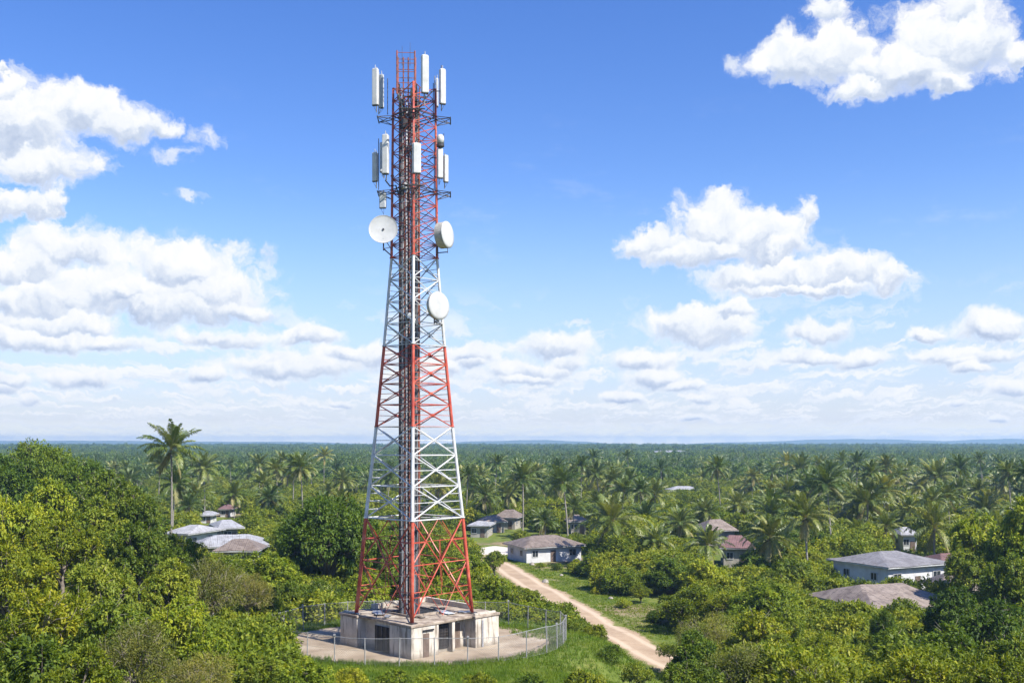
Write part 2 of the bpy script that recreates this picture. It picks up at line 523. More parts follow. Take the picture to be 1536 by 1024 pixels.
# ------------------------------------------------------------------ placing trees
PLACED = []      # (kind, root, x, y, z of crown, radius) for labels and spacing
rnd = random.Random(7)
def tree_at(kind, x, y, ztop, width, name, label, cat, group, tint=(1, 1, 1), seed=None, squash=1.0, minh=None):
    rr = rnd if seed is None else random.Random(seed)
    me, tm, Rr, Rz, H = rr.choice(KIND[kind])
    g = T(x, y)
    s = width / (2 * Rr * 1.12)
    root = empty(name, (x, y, g), rr.uniform(0, 2 * PI))
    tagit(root, label, cat, group)
    sz = s * squash
    if kind != 'shrub': sz = min(max(sz, (ztop - g) * .92 / (2 * Rz)), sz * 1.25)
    zc = ztop - Rz * 1.0 * sz
    zc = max(zc, g + Rz * sz * .45)
    c = link(bpy.data.objects.new('crown', me), root); c.scale = (s, s * rr.uniform(.9, 1.1), sz); c.location = (0, 0, zc - g)
    c.color = (*tint, 1)
    t = link(bpy.data.objects.new('stem' if 'shrub' in name or 'bush' in name else 'trunk', tm), root)
    hz = (zc - g)
    t.scale = (s, s, sz); t.location = (0, 0, hz)
    # limbs reach upward too: keep them inside the crown
    PLACED.append((name, root, x, y, zc, Rr * s))
    return root

def tree_px(kind, u, vtop, wpx, d, label, tint=(1, 1, 1), squash=1.0, name='broadleaf_tree', cat='tree', group='trees and bushes around the tower'):
    x, y, z = W(u, vtop, d)
    return tree_at(kind, x, y, z, (.92 if u < 400 else 1.0) * wpx * d / F, name, label, cat, group, tint, None, squash)

def palm_at(x, y, zc, Rc, label, hi=True, tint=(1, 1, 1), lean=None, group='coconut palms across the plain', nuts=True, rr=None):
    rr = rr or rnd
    g = T(x, y)
    H = max(2.5, zc - g)
    i = min(range(5), key=lambda k: abs(TRUNK_H[k] - H))
    s = Rc / 3.25
    root = empty('palm_tree', (x, y, g), rr.uniform(0, 2 * PI))
    la = rr.uniform(0, 2 * PI); lm = rr.uniform(0, .13) if lean is None else lean
    root.rotation_euler = (lm * math.cos(la), lm * math.sin(la), root.rotation_euler[2])
    tagit(root, label, 'palm tree', group)
    c = link(bpy.data.objects.new('crown', rr.choice(PALM_HI if hi else PALM_MD)), root)
    c.location = (0, 0, H); c.scale = (s, s, s * rr.uniform(.9, 1.12)); c.color = (*tint, 1)
    c.rotation_euler = (rr.uniform(-.14, .14), rr.uniform(-.14, .14), rr.uniform(0, 6.28))
    t = link(bpy.data.objects.new('trunk', rr.choice(PTRUNK[i])), root)
    t.scale = (max(.8, s), max(.8, s), H / TRUNK_H[i])
    if hi and nuts:
        n = link(bpy.data.objects.new('coconut_bunch', rr.choice(NUTS)), root); n.location = (0, 0, H)
    PLACED.append(('palm', root, x, y, zc, Rc))
    return root
def palm_px(u, vc, vbase, wpx, label, d=None, **kw):
    if d is None: d = (CZ + 4) * F / (vbase - HV)
    x, y, z = W(u, vc, d)
    return palm_at(x, y, z, wpx * d / F / 2, label, **kw)

# ------------------------------------------------------------------ ground sheet
def spaced(a, b, step): return list(np.arange(a, b + 1e-6, step))
def grow(start, end, step, k):
    out = []; p = start
    while p < end:
        step *= k; p += step; out.append(min(p, end))
    return out
xs = spaced(-130, 130, 2.0); g_ = grow(130, 12000, 2.0, 1.22); xs = [-q for q in reversed(g_)] + xs + g_
ys = spaced(-30, 240, 2.0); ys = [-q for q in reversed(grow(30, 900, 3.0, 1.4))] + ys + grow(240, 7000, 2.0, 1.15)
mb = MB()
nx = len(xs)
for y in ys:
    for x in xs: mb.v.append((x, y, T(x, y)))
for j in range(len(ys) - 1):
    for i in range(nx - 1):
        a = j * nx + i
        mb.f.append((a, a + 1, a + 1 + nx, a + nx)); mb.mi.append(0)
tagit(mb.build('ground', 'ground', sm=True), kind='structure')

# ------------------------------------------------------------------ dirt road
ROAD = [(36, 60), (23, 78), (15.6, 94), (12.3, 106), (8.9, 120), (5.6, 136), (1.6, 153), (-1.6, 170), (-6.0, 184), (-13, 198), (-24, 214), (-40, 240), (-60, 280)]
def catmull(P, n=8):
    out = []
    Q = [P[0]] + P + [P[-1]]
    for i in range(1, len(Q) - 2):
        for k in range(n):
            t = k / n
            out.append(tuple(.5 * ((2 * Q[i][c]) + (-Q[i-1][c] + Q[i+1][c]) * t + (2*Q[i-1][c] - 5*Q[i][c] + 4*Q[i+1][c] - Q[i+2][c]) * t*t + (-Q[i-1][c] + 3*Q[i][c] - 3*Q[i+1][c] + Q[i+2][c]) * t**3) for c in (0, 1)))
    out.append(P[-1]); return out
RC = catmull(ROAD)
def road_dist(x, y): return min(math.hypot(x - a, y - b) for a, b in RC)
def strip(name, mat, half, lift, edge=.25, attr=True):
    me = bpy.data.meshes.new(name); V = []; Fc = []; A = []
    offs = [-1, -.75, -.5, -.25, 0, .25, .5, .75, 1]
    for i, p in enumerate(RC):
        q = RC[min(i + 1, len(RC) - 1)]; o = RC[max(0, i - 1)]
        d = Vector((q[0] - o[0], q[1] - o[1])).normalized(); s = Vector((d.y, -d.x))
        for f in offs:
            w = half * f + (math.copysign(edge * mnoise.noise(Vector((i * .35, f * 3, 0))), f) if abs(f) == 1 else 0)
            x, y = p[0] + s.x * w, p[1] + s.y * w
            V.append((x, y, T(x, y) + lift - .05 * max(0, abs(f) - .75) * 4)); A.append(f)
    m = len(offs)
    for i in range(len(RC) - 1):
        for k in range(m - 1):
            a = i * m + k; Fc.append((a, a + m, a + m + 1, a + 1))
    me.from_pydata(V, [], Fc); me.materials.append(MATS[mat])
    at = me.attributes.new('across', 'FLOAT', 'POINT'); at.data.foreach_set('value', A)
    for p in me.polygons: p.use_smooth = True
    me.update()
    return link(bpy.data.objects.new(name, me))
tagit(strip('dirt_road', 'dirt_road', 2.8, .09), kind='structure')

def patch(name, mat, cx, cy, rx, ry, lift, seed, th=0.02):
    mb = MB(); n = 40
    def r(a, f): return f * (1 + .16 * mnoise.noise(Vector((math.cos(a) * 1.3, math.sin(a) * 1.3, seed))))
    rings = [0.0, .25, .5, .75, 1.0]
    mb.v.append((cx, cy, T(cx, cy) + lift))
    for f in rings[1:]:
        for k in range(n):
            a = 2 * PI * k / n; x = cx + rx * r(a, f) * math.cos(a); y = cy + ry * r(a, f) * math.sin(a)
            mb.v.append((x, y, T(x, y) + lift))
    for k in range(n): mb.f.append((0, 1 + k, 1 + (k + 1) % n)); mb.mi.append(0)
    for j in range(3):
        for k in range(n):
            a = 1 + j * n + k; b = 1 + j * n + (k + 1) % n
            mb.f.append((a, a + n, b + n, b)); mb.mi.append(0)
    return tagit(mb.build(name, mat, sm=True), kind='structure')
PADC = (-8.0, 85.8)
# concrete pad with a real edge
mb = MB(); n = 48
def padr(a): return .985 + .035 * math.sin(5 * a + 1) + .03 * math.sin(9 * a) + .02 * math.sin(17 * a + 2)
for zz, f in ((-.5, 1.0), (.10, 1.0), (.12, .97), (.12, .5)):
    for k in range(n):
        a = 2 * PI * k / n
        mb.v.append((PADC[0] + 11.5 * f * padr(a) * math.cos(a), PADC[1] + 9.15 * f * padr(a) * math.sin(a), zz))
for j in range(3):
    for k in range(n):
        a = j * n + k; b = j * n + (k + 1) % n; mb.f.append((a, b, b + n, a + n)); mb.mi.append(0)
mb.f.append(tuple(3 * n + k for k in range(n))); mb.mi.append(0)
tagit(mb.build('concrete_pad', 'pad_concrete'), kind='structure')
x_, y_, _z = W(738, 815, 195)
patch('sandy_yard', 'yard_sand', x_, y_, 4.2, 9.5, .05, 3)
x_, y_, _z = W(712, 826, 178)
patch('sandy_path', 'yard_sand', x_, y_, 1.4, 8, .045, 8)
patch('earth_clearing', 'dirt_road', 23.5, 132, 3.2, 3.0, .04, 5)

# ------------------------------------------------------------------ houses
HOUSES = []   # (x, y, radius, u0, u1, vtop)
def hip_roof(mb, w, d, h, z, ov, ridge, mi=0, th=.12, sag=.12, rng_=None):
    """grid over a hipped roof with a slightly uneven surface"""
    X, Y = w / 2 + ov, d / 2 + ov
    rl = ridge / 2
    def height(x, y):
        if X - rl > 0: a = (X - abs(x)) / (X - rl)
        else: a = 9
        b = (Y - abs(y)) / Y
        return h * max(0, min(1, a, b))
    nx_, ny_ = 24, 16
    b0 = len(mb.v)
    for j in range(ny_ + 1):
        for i in range(nx_ + 1):
            x = -X + 2 * X * i / nx_; y = -Y + 2 * Y * j / ny_
            mb.v.append((x, y, z + height(x, y) + sag * (mnoise.noise(Vector((x * .35 + w, y * .35, z))) )))
    for j in range(ny_):
        for i in range(nx_):
            a = b0 + j * (nx_ + 1) + i
            x = -X + 2 * X * (i + .5) / nx_; y = -Y + 2 * Y * (j + .5) / ny_
            # triangulate along the hips
            if x * y > 0: fs = [(a, a + 1, a + nx_ + 2), (a, a + nx_ + 2, a + nx_ + 1)]
            else: fs = [(a, a + 1, a + nx_ + 1), (a + 1, a + nx_ + 2, a + nx_ + 1)]
            for f in fs: mb.f.append(f); mb.mi.append(mi)
def rib_attr(me, w, d, ov, ridge):
    X, Y = w / 2 + ov, d / 2 + ov; rl = ridge / 2
    vals = []
    for p in me.polygons:
        c = p.center
        a = (X - abs(c.x)) / max(.01, X - rl); b = (Y - abs(c.y)) / Y
        for li in p.loop_indices:
            v = me.vertices[me.loops[li].vertex_index].co
            vals.append(v.x if b < a else v.y)
    at = me.attributes.new('rib', 'FLOAT', 'CORNER'); at.data.foreach_set('value', vals)

def house(label, u0, u1, vb, d, wall_h, roof_h, dep, roofm, wallm, rot=0.0, ov=.7, ridge=.45, two=False, windows='front', cat='house', name='house', g_off=0.0, group='houses among the palms', zbase=None):
    uc = (u0 + u1) / 2
    x, y, _ = W(uc, 0, d)
    wpx = (u1 - u0) * d / F
    w = max(2.5, (wpx - abs(math.sin(rot)) * dep * .7) / max(.5, math.cos(rot)) - 2 * ov)
    g = T(x, y) if zbase is None else zbase
    root = empty(name, (x, y, g), rot); tagit(root, label, cat, group)
    m = MB(); t = .2
    m.box((0, -dep / 2 + t / 2, wall_h / 2 - .3), (w, t, wall_h + .6)); m.box((0, dep / 2 - t / 2, wall_h / 2 - .3), (w, t, wall_h + .6))
    m.box((-w / 2 + t / 2, 0, wall_h / 2 - .3), (t, dep - 2 * t, wall_h + .6)); m.box((w / 2 - t / 2, 0, wall_h / 2 - .3), (t, dep - 2 * t, wall_h + .6))
    m.build('wall', wallm, root)
    r = MB(); hip_roof(r, w, dep, roof_h, wall_h + .02, ov, w * ridge)
    ro = r.build('roof', roofm, root); rib_attr(ro.data, w, dep, ov, w * ridge)
    so = ro.modifiers.new('thick', 'SOLIDIFY'); so.thickness = .09; so.offset = 1
    e = MB(); X, Y = w / 2 + ov, dep / 2 + ov
    e.box((0, -Y + .05, wall_h - .02), (2 * X, .06, .16)); e.box((0, Y - .05, wall_h - .02), (2 * X, .06, .16))
    e.box((-X + .05, 0, wall_h - .02), (.06, 2 * Y - .2, .16)); e.box((X - .05, 0, wall_h - .02), (.06, 2 * Y - .2, .16))
    e.build('fascia', 'window_frame', ro)
    rg = random.Random(int(u0 * 7 + d))
    def win(cx, cy, cz, ww, hh, ax):
        f = MB(); tt = .09
        if ax == 'x':
            sg = -1 if cy < 0 else 1; yy = cy + sg * .035
            for dx in (-1, 1): f.box((cx + dx * (ww / 2 + tt / 2), yy, cz), (tt, .1, hh + 2 * tt))
            for dz in (-1, 1): f.box((cx, yy, cz + dz * (hh / 2 + tt / 2)), (ww, .1, tt))
            f.box((cx, yy, cz), (.05, .08, hh))
        else:
            sg = -1 if cx < 0 else 1; xx = cx + sg * .035
            for dy in (-1, 1): f.box((xx, cy + dy * (ww / 2 + tt / 2), cz), (.1, tt, hh + 2 * tt))
            for dz in (-1, 1): f.box((xx, cy, cz + dz * (hh / 2 + tt / 2)), (.1, ww, tt))
            f.box((xx, cy, cz), (.08, .05, hh))
        fo = f.build('window', 'window_frame', root)
        p = MB()
        if ax == 'x': p.box((cx, cy + sg * .012, cz), (ww, .05, hh))
        else: p.box((cx + sg * .012, cy, cz), (.05, ww, hh))
        p.build('pane', 'glass_dark', fo)
    floors = [wall_h * .58] if not two else [wall_h * .3, wall_h * .78]
    for fz in floors:
        nW = max(2, int(w / 3.0))
        for i in range(nW):
            cx = -w / 2 + w * (i + .5) / nW + rg.uniform(-.2, .2)
            if i == nW // 2 and fz == floors[0]:
                dm = MB(); dm.box((cx, -dep / 2 - .03, 1.0), (.95, .08, 2.0)); do = dm.build('door', 'wood_door', root)
                continue
            win(cx, -dep / 2, fz, rg.choice([1.0, 1.3]), 1.0 if not two else .9, 'x')
        for sx in (-1, 1):
            for i in range(max(1, int(dep / 3.5))):
                n_ = max(1, int(dep / 3.5)); cy = -dep / 2 + dep * (i + .5) / n_
                win(sx * w / 2, cy, fz, 1.0, .9, 'y')
    HOUSES.append((x, y, math.hypot(w, dep) / 2 + .8, u0, u1, HV + F * (CZ - g - wall_h - roof_h) / y, HV + F * (CZ - g - wall_h * .05) / y))
    return root

# right of the tower, by the road
house('white-walled house with sagging brown hipped roof at the far end of the dirt road', 760, 872, 838, 180, 2.6, 1.55, 8, 'roof_brown', 'house_white', rot=R(24))
house('low open house with flat pale roof left of the sandy yard', 703, 742, 806, 225, 2.6, .7, 7, 'roof_white', 'house_cream', rot=R(-8))
house('smaller brown-roofed house half hidden behind the one beside the road', 742, 786, 790, 245, 2.8, 1.7, 7, 'roof_brown', 'house_cream', rot=R(-15))
house('grey-tan roofed hut between the low flat-roofed house and the brown roof', 716, 760, 792, 236, 2.5, 1.2, 6, 'roof_tan', 'house_cream', rot=R(10))
house('small house with flat tan roof just right of the white-walled house', 848, 882, 797, 232, 2.8, 1.2, 6, 'roof_tan', 'house_cream', rot=R(5))
# left settlement
house('long white-roofed house, nearest and widest of the cluster left of the tower', 290, 408, 820, 165, 3.0, 1.35, 9, 'roof_white', 'house_cream', rot=R(14), zbase=-2.6, ov=1.2, ridge=.6)
house('white metal-roofed house at the left end of the cluster beside the tall palm', 262, 322, 812, 180, 3.0, 1.1, 9, 'roof_white', 'house_white', rot=R(-18), zbase=-2.0, ov=1.1, ridge=.6)
house('white-roofed house tucked behind the long white-roofed one', 312, 368, 800, 194, 2.8, 1.1, 9, 'roof_white', 'house_cream', rot=R(24), zbase=-2.0, ov=1.2, ridge=.65)
house('low brown-roofed shed in front of the long white-roofed house', 326, 396, 832, 149, 2.6, 1.3, 6, 'roof_brown', 'house_cream', rot=R(4))
house('small pale roof showing among palms beyond the white-roofed cluster', 304, 322, 775, 262, 1.9, 1.0, 6, 'roof_white', 'house_white', rot=R(3))
house('tiny pinkish-roofed house behind the white-roofed cluster', 334, 350, 775, 285, 2.2, 1.1, 6, 'roof_red', 'house_white', rot=R(0))
# right
house('white house with dark windows under a wide grey hipped roof at the right', 1258, 1408, 880, 141, 3.4, 1.4, 10, 'roof_grey', 'house_white', rot=R(26), ridge=.3, ov=.7, zbase=-3.1)
house('large low house under a stained tan roof below the grey-roofed house', 1232, 1412, 925, 116, 2.4, 1.7, 11, 'roof_tan', 'house_cream', rot=R(20), ov=1.0, zbase=-3.5, ridge=.6)
house('end house with faded brown roof right of the large tan roof', 1392, 1470, 915, 126, 2.9, 1.6, 7, 'roof_tan', 'house_cream', rot=R(-6))
house('dark red roofed shed touching the right side of the grey-roofed house', 1396, 1440, 872, 150, 3.4, 1.1, 6, 'roof_red', 'house_cream', rot=R(0))
house('reddish-brown hipped house among palms in the middle right', 1074, 1132, 825, 172, 3.0, 1.7, 8, 'roof_red', 'house_cream', rot=R(-8))
house('brown roof just behind the reddish hipped house', 1046, 1100, 805, 205, 3.0, 1.8, 8, 'roof_tan', 'house_cream', rot=R(6))
house('long low white-roofed building far back above the palms', 1000, 1050, 745, 375, 3.4, 1.2, 8, 'roof_white', 'house_white', rot=R(4))
house('tiny far white-roofed hut right of the long low white building', 1082, 1100, 742, 385, 3.4, .9, 6, 'roof_white', 'house_white', rot=R(0))
house('small pale house peeking between palms above the grey-roofed house', 1342, 1370, 808, 195, 3.2, 1.2, 6, 'roof_white', 'house_white', rot=R(0))
house('long pale warehouse far away near the horizon right of centre', 975, 1040, 690, 1200, 8.5, 2, 30, 'roof_white', 'house_white', rot=R(0), zbase=-4)

# ------------------------------------------------------------------ equipment building under the tower
A0 = R(44.5)
NR = Vector((-7.7, 78.35, 0)); E1 = Vector((math.cos(A0), math.sin(A0), 0)); E2 = Vector((-math.sin(A0), math.cos(A0), 0))
L = 8.9; RZ = 2.72
def Bp(s, t, z): return NR + E1 * s + E2 * t + Vector((0, 0, z))
bld = empty('equipment_building', tuple(Bp(L / 2, L / 2, 0)), 0)
tagit(bld, 'stained concrete building with recessed doorways carrying the lattice tower', 'building')
off = Vector(bld.location)
def bwall(poly, z0, z1, name, mat, parent=bld, bevel=.05):
    m = MB(); n = len(poly)
    for z in (z0, z1):
        for s, t in poly: m.v.append(tuple(Bp(s, t, z) - off))
    m.f.append(tuple(reversed(range(n)))); m.f.append(tuple(range(n, 2 * n))); m.mi += [0, 0]
    for k in range(n): m.f.append((k, (k + 1) % n, (k + 1) % n + n, k + n)); m.mi.append(0)
    return m.build(name, mat, parent, bevel=bevel)
# footprint with recesses on both visible faces (right face: t=0, left face: s=0)
foot = [(0, 0), (2.75, 0), (2.75, .55), (4.15, .55), (4.15, .0), (4.45, .0), (4.45, 1.1), (6.5, 1.1), (6.5, -.18), (9.1, -.18), (9.1, 2.3), (8.75, 2.3),
        (8.75, 8.9), (2.2, 8.75), (2.2, 9.1), (-.2, 9.1), (-.2, 6.75), (.7, 6.75), (.7, 5.0), (.25, 5.0), (.25, 2.75), (0, 2.75)]
walls = bwall(foot, -.4, RZ - .22, 'wall', 'stained_plaster')
slab_poly = [(-.06, -.06), (4.5, -.06), (4.5, .12), (6.4, .12), (6.4, -.26), (9.18, -.26), (9.18, 2.4), (8.83, 2.4), (8.83, 8.98), (2.3, 8.83), (2.3, 9.18), (-.28, 9.18), (-.28, 6.65), (.06, 6.65), (.06, 2.8), (-.06, 2.8)]
roof = bwall(slab_poly, RZ - .218, RZ, 'roof', 'worn_slab')
# parapets at the back and inner edges
def wbox(s0, s1, t0, t1, z0, z1, name, mat, parent, bevel=0.0, m=None):
    c = Bp((s0 + s1) / 2, (t0 + t1) / 2, (z0 + z1) / 2) - off
    mm = m or MB(); mm.box(c, (abs(s1 - s0), abs(t1 - t0), abs(z1 - z0)), A0)
    if m is None: return mm.build(name, mat, parent, bevel=bevel)
pm = MB()
wbox(8.35, 8.6, 2.6, 8.6, RZ + .002, RZ + .42, '', '', roof, m=pm)
wbox(2.6, 8.34, 8.35, 8.6, RZ + .002, RZ + .42, '', '', roof, m=pm)
pm.build('parapet', 'stained_plaster', roof)
pm = MB()
wbox(6.6, 8.9, .0, .2, RZ + .002, RZ + .14, '', '', roof, m=pm)
wbox(.0, .2, 6.9, 8.9, RZ + .002, RZ + .14, '', '', roof, m=pm)
pm.build('kerb', 'stained_plaster', roof)
# doorways and grille
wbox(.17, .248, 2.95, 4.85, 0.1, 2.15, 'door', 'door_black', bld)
for t in (3.3, 3.9, 4.5):
    wbox(.10, .165, t - .05, t + .05, 0.1, 2.15, 'door_bar', 'grille', bld)
gm = MB()
for k in range(9): wbox(2.82 + k * .16, 2.86 + k * .16, .40, .44, .45, 2.3, '', '', bld, m=gm)
for k in range(8): wbox(2.78, 4.14, .445, .475, .5 + k * .24, .54 + k * .24, '', '', bld, m=gm)
gr = gm.build('window_grille', 'grille', bld)
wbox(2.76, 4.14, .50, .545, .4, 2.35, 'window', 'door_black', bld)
wbox(1.15, 1.75, -.045, -.003, .12, 1.95, 'door', 'wood_door', bld)
wbox(5.0, 5.9, 1.04, 1.095, .12, 2.1, 'door', 'wood_door', bld)
wbox(7.15, 7.3, -.26, -.185, .12, 2.3, 'drain_pipe', 'cable_grey', bld)
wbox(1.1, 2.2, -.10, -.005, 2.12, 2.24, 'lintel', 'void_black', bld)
pm = MB()
wbox(2.2, 5.9, 2.9, 3.05, RZ + .002, RZ + .16, '', '', roof, m=pm); wbox(2.2, 5.9, 6.0, 6.15, RZ + .002, RZ + .16, '', '', roof, m=pm)
wbox(2.2, 2.35, 3.052, 5.998, RZ + .002, RZ + .16, '', '', roof, m=pm); wbox(5.75, 5.9, 3.052, 5.998, RZ + .002, RZ + .16, '', '', roof, m=pm)
pm.build('shaft_kerb', 'worn_slab', roof)
wbox(2.352, 5.748, 3.052, 5.998, RZ + .004, RZ + .03, 'shaft_shade', 'void_black', roof)  # flat black sheet painting the shade inside a sunken opening
# debris on the slab: every scrap an object of its own
rg = random.Random(5)
spots = [(1.5, 6.1, 1.9, .8, 'pale bent metal sheet lying flat on the roof left of the masts'), (5.6, 2.6, 2.2, .7, 'pale curled sheet on the roof right of the front leg'),
         (3.2, 5.4, 1.2, .6, 'rusty plate on the roof behind the cable column'), (6.6, 4.6, 1.4, .5, 'weathered board on the roof near the right tower leg'),
         (4.6, 7.2, 1.5, .5, 'brown board leaning on the back parapet of the roof'), (2.6, 2.4, 1.1, .4, 'small scrap plank on the roof between front and left legs'),
         (6.9, 1.6, 1.0, .6, 'square hatch cover on the right corner of the roof'), (1.0, 4.3, 1.3, .35, 'thin grey plank along the left roof edge')]
for i, (s, t, a, b, lab) in enumerate(spots):
    m = MB(); an = rg.uniform(0, 3)
    nseg = 7; vs = []
    for k in range(nseg):
        f = k / (nseg - 1) - .5
        z = .05 + .10 * abs(math.sin(f * 4 + i)) 
        for g2 in (-.5, .5):
            vs.append((a * f, b * g2 + .06 * math.sin(k * 2 + i), z))
    n2 = len(vs)
    vs2 = [(p[0], p[1], p[2] - .05) for p in vs]
    fs = [(2*k, 2*k+2, 2*k+3, 2*k+1) for k in range(nseg-1)] + [(n2+2*k, n2+2*k+1, n2+2*k+3, n2+2*k+2) for k in range(nseg-1)]
    fs += [(2*k, n2+2*k, n2+2*k+2, 2*k+2) for k in range(nseg-1)] + [(2*k+1, 2*k+3, n2+2*k+3, n2+2*k+1) for k in range(nseg-1)] + [(0, 1, n2+1, n2), (n2-2, 2*n2-2, 2*n2-1, n2-1)]
    m.add(vs + vs2, fs)
    o = m.build('scrap_sheet', ['galvanised', 'antenna_grey', 'rust_scrap', 'bark', 'rust_scrap', 'bark', 'galvanised', 'galvanised'][i])
    o.location = Bp(s, t, RZ + .012); o.rotation_euler = (0, 0, an)
    tagit(o, lab, 'scrap', 'scrap on the concrete roof')

# ------------------------------------------------------------------ lattice tower
TC = Vector((-8.0, 83.9, 0)); TROT = R(3.2)
tower = empty('lattice_tower', (TC.x, TC.y, RZ), TROT)
tagit(tower, 'red and white lattice telecom tower with panel antennas and dishes', 'tower')
DIAG = [(2.72, 4.72), (10.6, 3.95), (18.0, 3.10), (24.6, 2.46), (31.8, 1.86), (45.8, 1.72)]
def half(z):
    for (a, b), (c, d) in zip(DIAG, DIAG[1:]):
        if z <= c: return b + (d - b) * (z - a) / (c - a)
    return DIAG[-1][1]
LEGD = [(0, -1), (1, 0), (0, 1), (-1, 0)]     # near, right, far, left
def leg_pt(k, z): r = half(z); return Vector((LEGD[k][0] * r, LEGD[k][1] * r, z - RZ))
# tower paint reads object z: bands are given in heights above the pad, so every part's mesh carries z + RZ through a shared driver value
for n_ in MATS['tower_paint'].node_tree.nodes:
    if n_.type == 'SEPXYZ':
        lk = n_.inputs[0].links[0]; src = lk.from_socket
        ad = MATS['tower_paint'].node_tree.nodes.new('ShaderNodeVectorMath'); ad.operation = 'ADD'; ad.inputs[1].default_value = (0, 0, RZ)
        MATS['tower_paint'].node_tree.links.new(src, ad.inputs[0]); MATS['tower_paint'].node_tree.links.new(ad.outputs[0], n_.inputs[0])
for k in range(4):
    m = MB()
    zs = [RZ + .05, 6, 10.6, 14, 18, 21, 24.6, 28, 31.8, 36, 41, 45.7]
    m.tube([leg_pt(k, z) for z in zs], [.165 - .075 * (z / 46) for z in zs], 10)
    for z in (10.58, 18.02, 24.6, 31.8, 38.5):
        c = leg_pt(k, z); m.disc_lathe(c, (0, 0, 1), [(.2 - .06 * z / 46, -.05), (.2 - .06 * z / 46, .05)], 10)
    lg = m.build('leg', 'tower_paint', tower, sm=True)
    f = MB(); f.box(leg_pt(k, RZ) + Vector((0, 0, .04)), (.62, .62, .07), R(45)); f.build('foot_plate', 'dark_steel', lg)
levels = [RZ + .25, 10.6, 13.2, 15.7, 18.0, 19.8, 21.5, 23.1, 24.6, 26.4, 28.2, 30.0, 31.8] + [31.8 + 1.07 * i for i in range(1, 14)]
for k in range(4):
    j = (k + 1) % 4
    m = MB()
    for li, (z0, z1) in enumerate(zip(levels, levels[1:])):
        r = .060 if z0 < 17 else .046 if z0 < 31 else .036
        a0, a1, b0, b1 = leg_pt(k, z0), leg_pt(k, z1), leg_pt(j, z0), leg_pt(j, z1)
        m.tube([a0, b1], r, 5); m.tube([b0, a1], r, 5)
        if z0 < 31 and li != 0 or z0 > 31: 
            if z0 < 5 or z0 > 10: m.tube([a0, b0], r * .7, 5)
        # secondary bracing
        den = (a1 - b0).length + (b1 - a0).length
        w0 = (b0 - a0).length; w1 = (b1 - a1).length
        f = w0 / (w0 + w1); X = a0.lerp(b1, f)
        if z0 < 5:
            la = leg_pt(k, z0 + (z1 - z0) * f); lb = leg_pt(j, z0 + (z1 - z0) * f)
            m.tube([la, X], r * .75, 5); m.tube([lb, X], r * .75, 5)
            for q in (.5, ):
                m.tube([leg_pt(k, z0 + (z1 - z0) * f * .5), a0.lerp(X, .5)], r * .6, 5); m.tube([leg_pt(j, z0 + (z1 - z0) * f * .5), b0.lerp(X, .5)], r * .6, 5)
                m.tube([la, a0.lerp(X, .5)], r * .6, 5); m.tube([lb, b0.lerp(X, .5)], r * .6, 5)
                zt = z0 + (z1 - z0) * (f + (1 - f) * .5)
                m.tube([leg_pt(k, zt), a1.lerp(X, .5)], r * .6, 5); m.tube([leg_pt(j, zt), b1.lerp(X, .5)], r * .6, 5)
                m.tube([la, a1.lerp(X, .5)], r * .6, 5); m.tube([lb, b1.lerp(X, .5)], r * .6, 5)
            m.tube([a1, b1], r, 5)
            for f2 in (.22, .78):
                qa, qb = leg_pt(k, z0 + (z1 - z0) * f2), leg_pt(j, z0 + (z1 - z0) * f2); mid_ = qa.lerp(qb, .5)
                m.tube([qa, qb], r * .5, 4); m.tube([mid_, X], r * .5, 4)
            for lp in (la, lb): m.tube([lp, (a0 + b0) * .5], r * .5, 4); m.tube([lp, (a1 + b1) * .5], r * .55, 4)
            for q in (.25, .75): m.tube([a0.lerp(X, q), leg_pt(k, z0 + (z1 - z0) * f * (q + .12))], r * .5, 4); m.tube([b0.lerp(X, q), leg_pt(j, z0 + (z1 - z0) * f * (q + .12))], r * .5, 4)
        elif z0 < 31.5:
            la = leg_pt(k, z0 + (z1 - z0) * f); lb = leg_pt(j, z0 + (z1 - z0) * f)
            for q in (.5,):
                m.tube([a0.lerp(X, q), leg_pt(k, z0 + (z1 - z0) * f * q)], r * .5, 4); m.tube([b0.lerp(X, q), leg_pt(j, z0 + (z1 - z0) * f * q)], r * .5, 4)
                m.tube([a1.lerp(X, q), leg_pt(k, z1 - (z1 - z0) * (1 - f) * q)], r * .4, 4); m.tube([b1.lerp(X, q), leg_pt(j, z1 - (z1 - z0) * (1 - f) * q)], r * .4, 4)
            if (li + k) % 2 == 0 or z0 < 18: m.tube([la, X], r * .6, 4); m.tube([lb, X], r * .6, 4)
            c = X; g2 = X + (b0 - a0).normalized() * .0
            m.box(X, (.22, .03, .22) if True else 0, math.atan2((b0 - a0).y, (b0 - a0).x))
    m.build('bracing', 'tower_paint', tower)
# inner plan bracing
for z in levels[1:]:
    if z < 32 or int(z * 10) % 2 == 0:
        m = MB(); m.tube([leg_pt(0, z), leg_pt(2, z)], .035, 4); m.tube([leg_pt(1, z), leg_pt(3, z)], .035, 4)
        m.build('plan_bracing', 'tower_paint', tower)

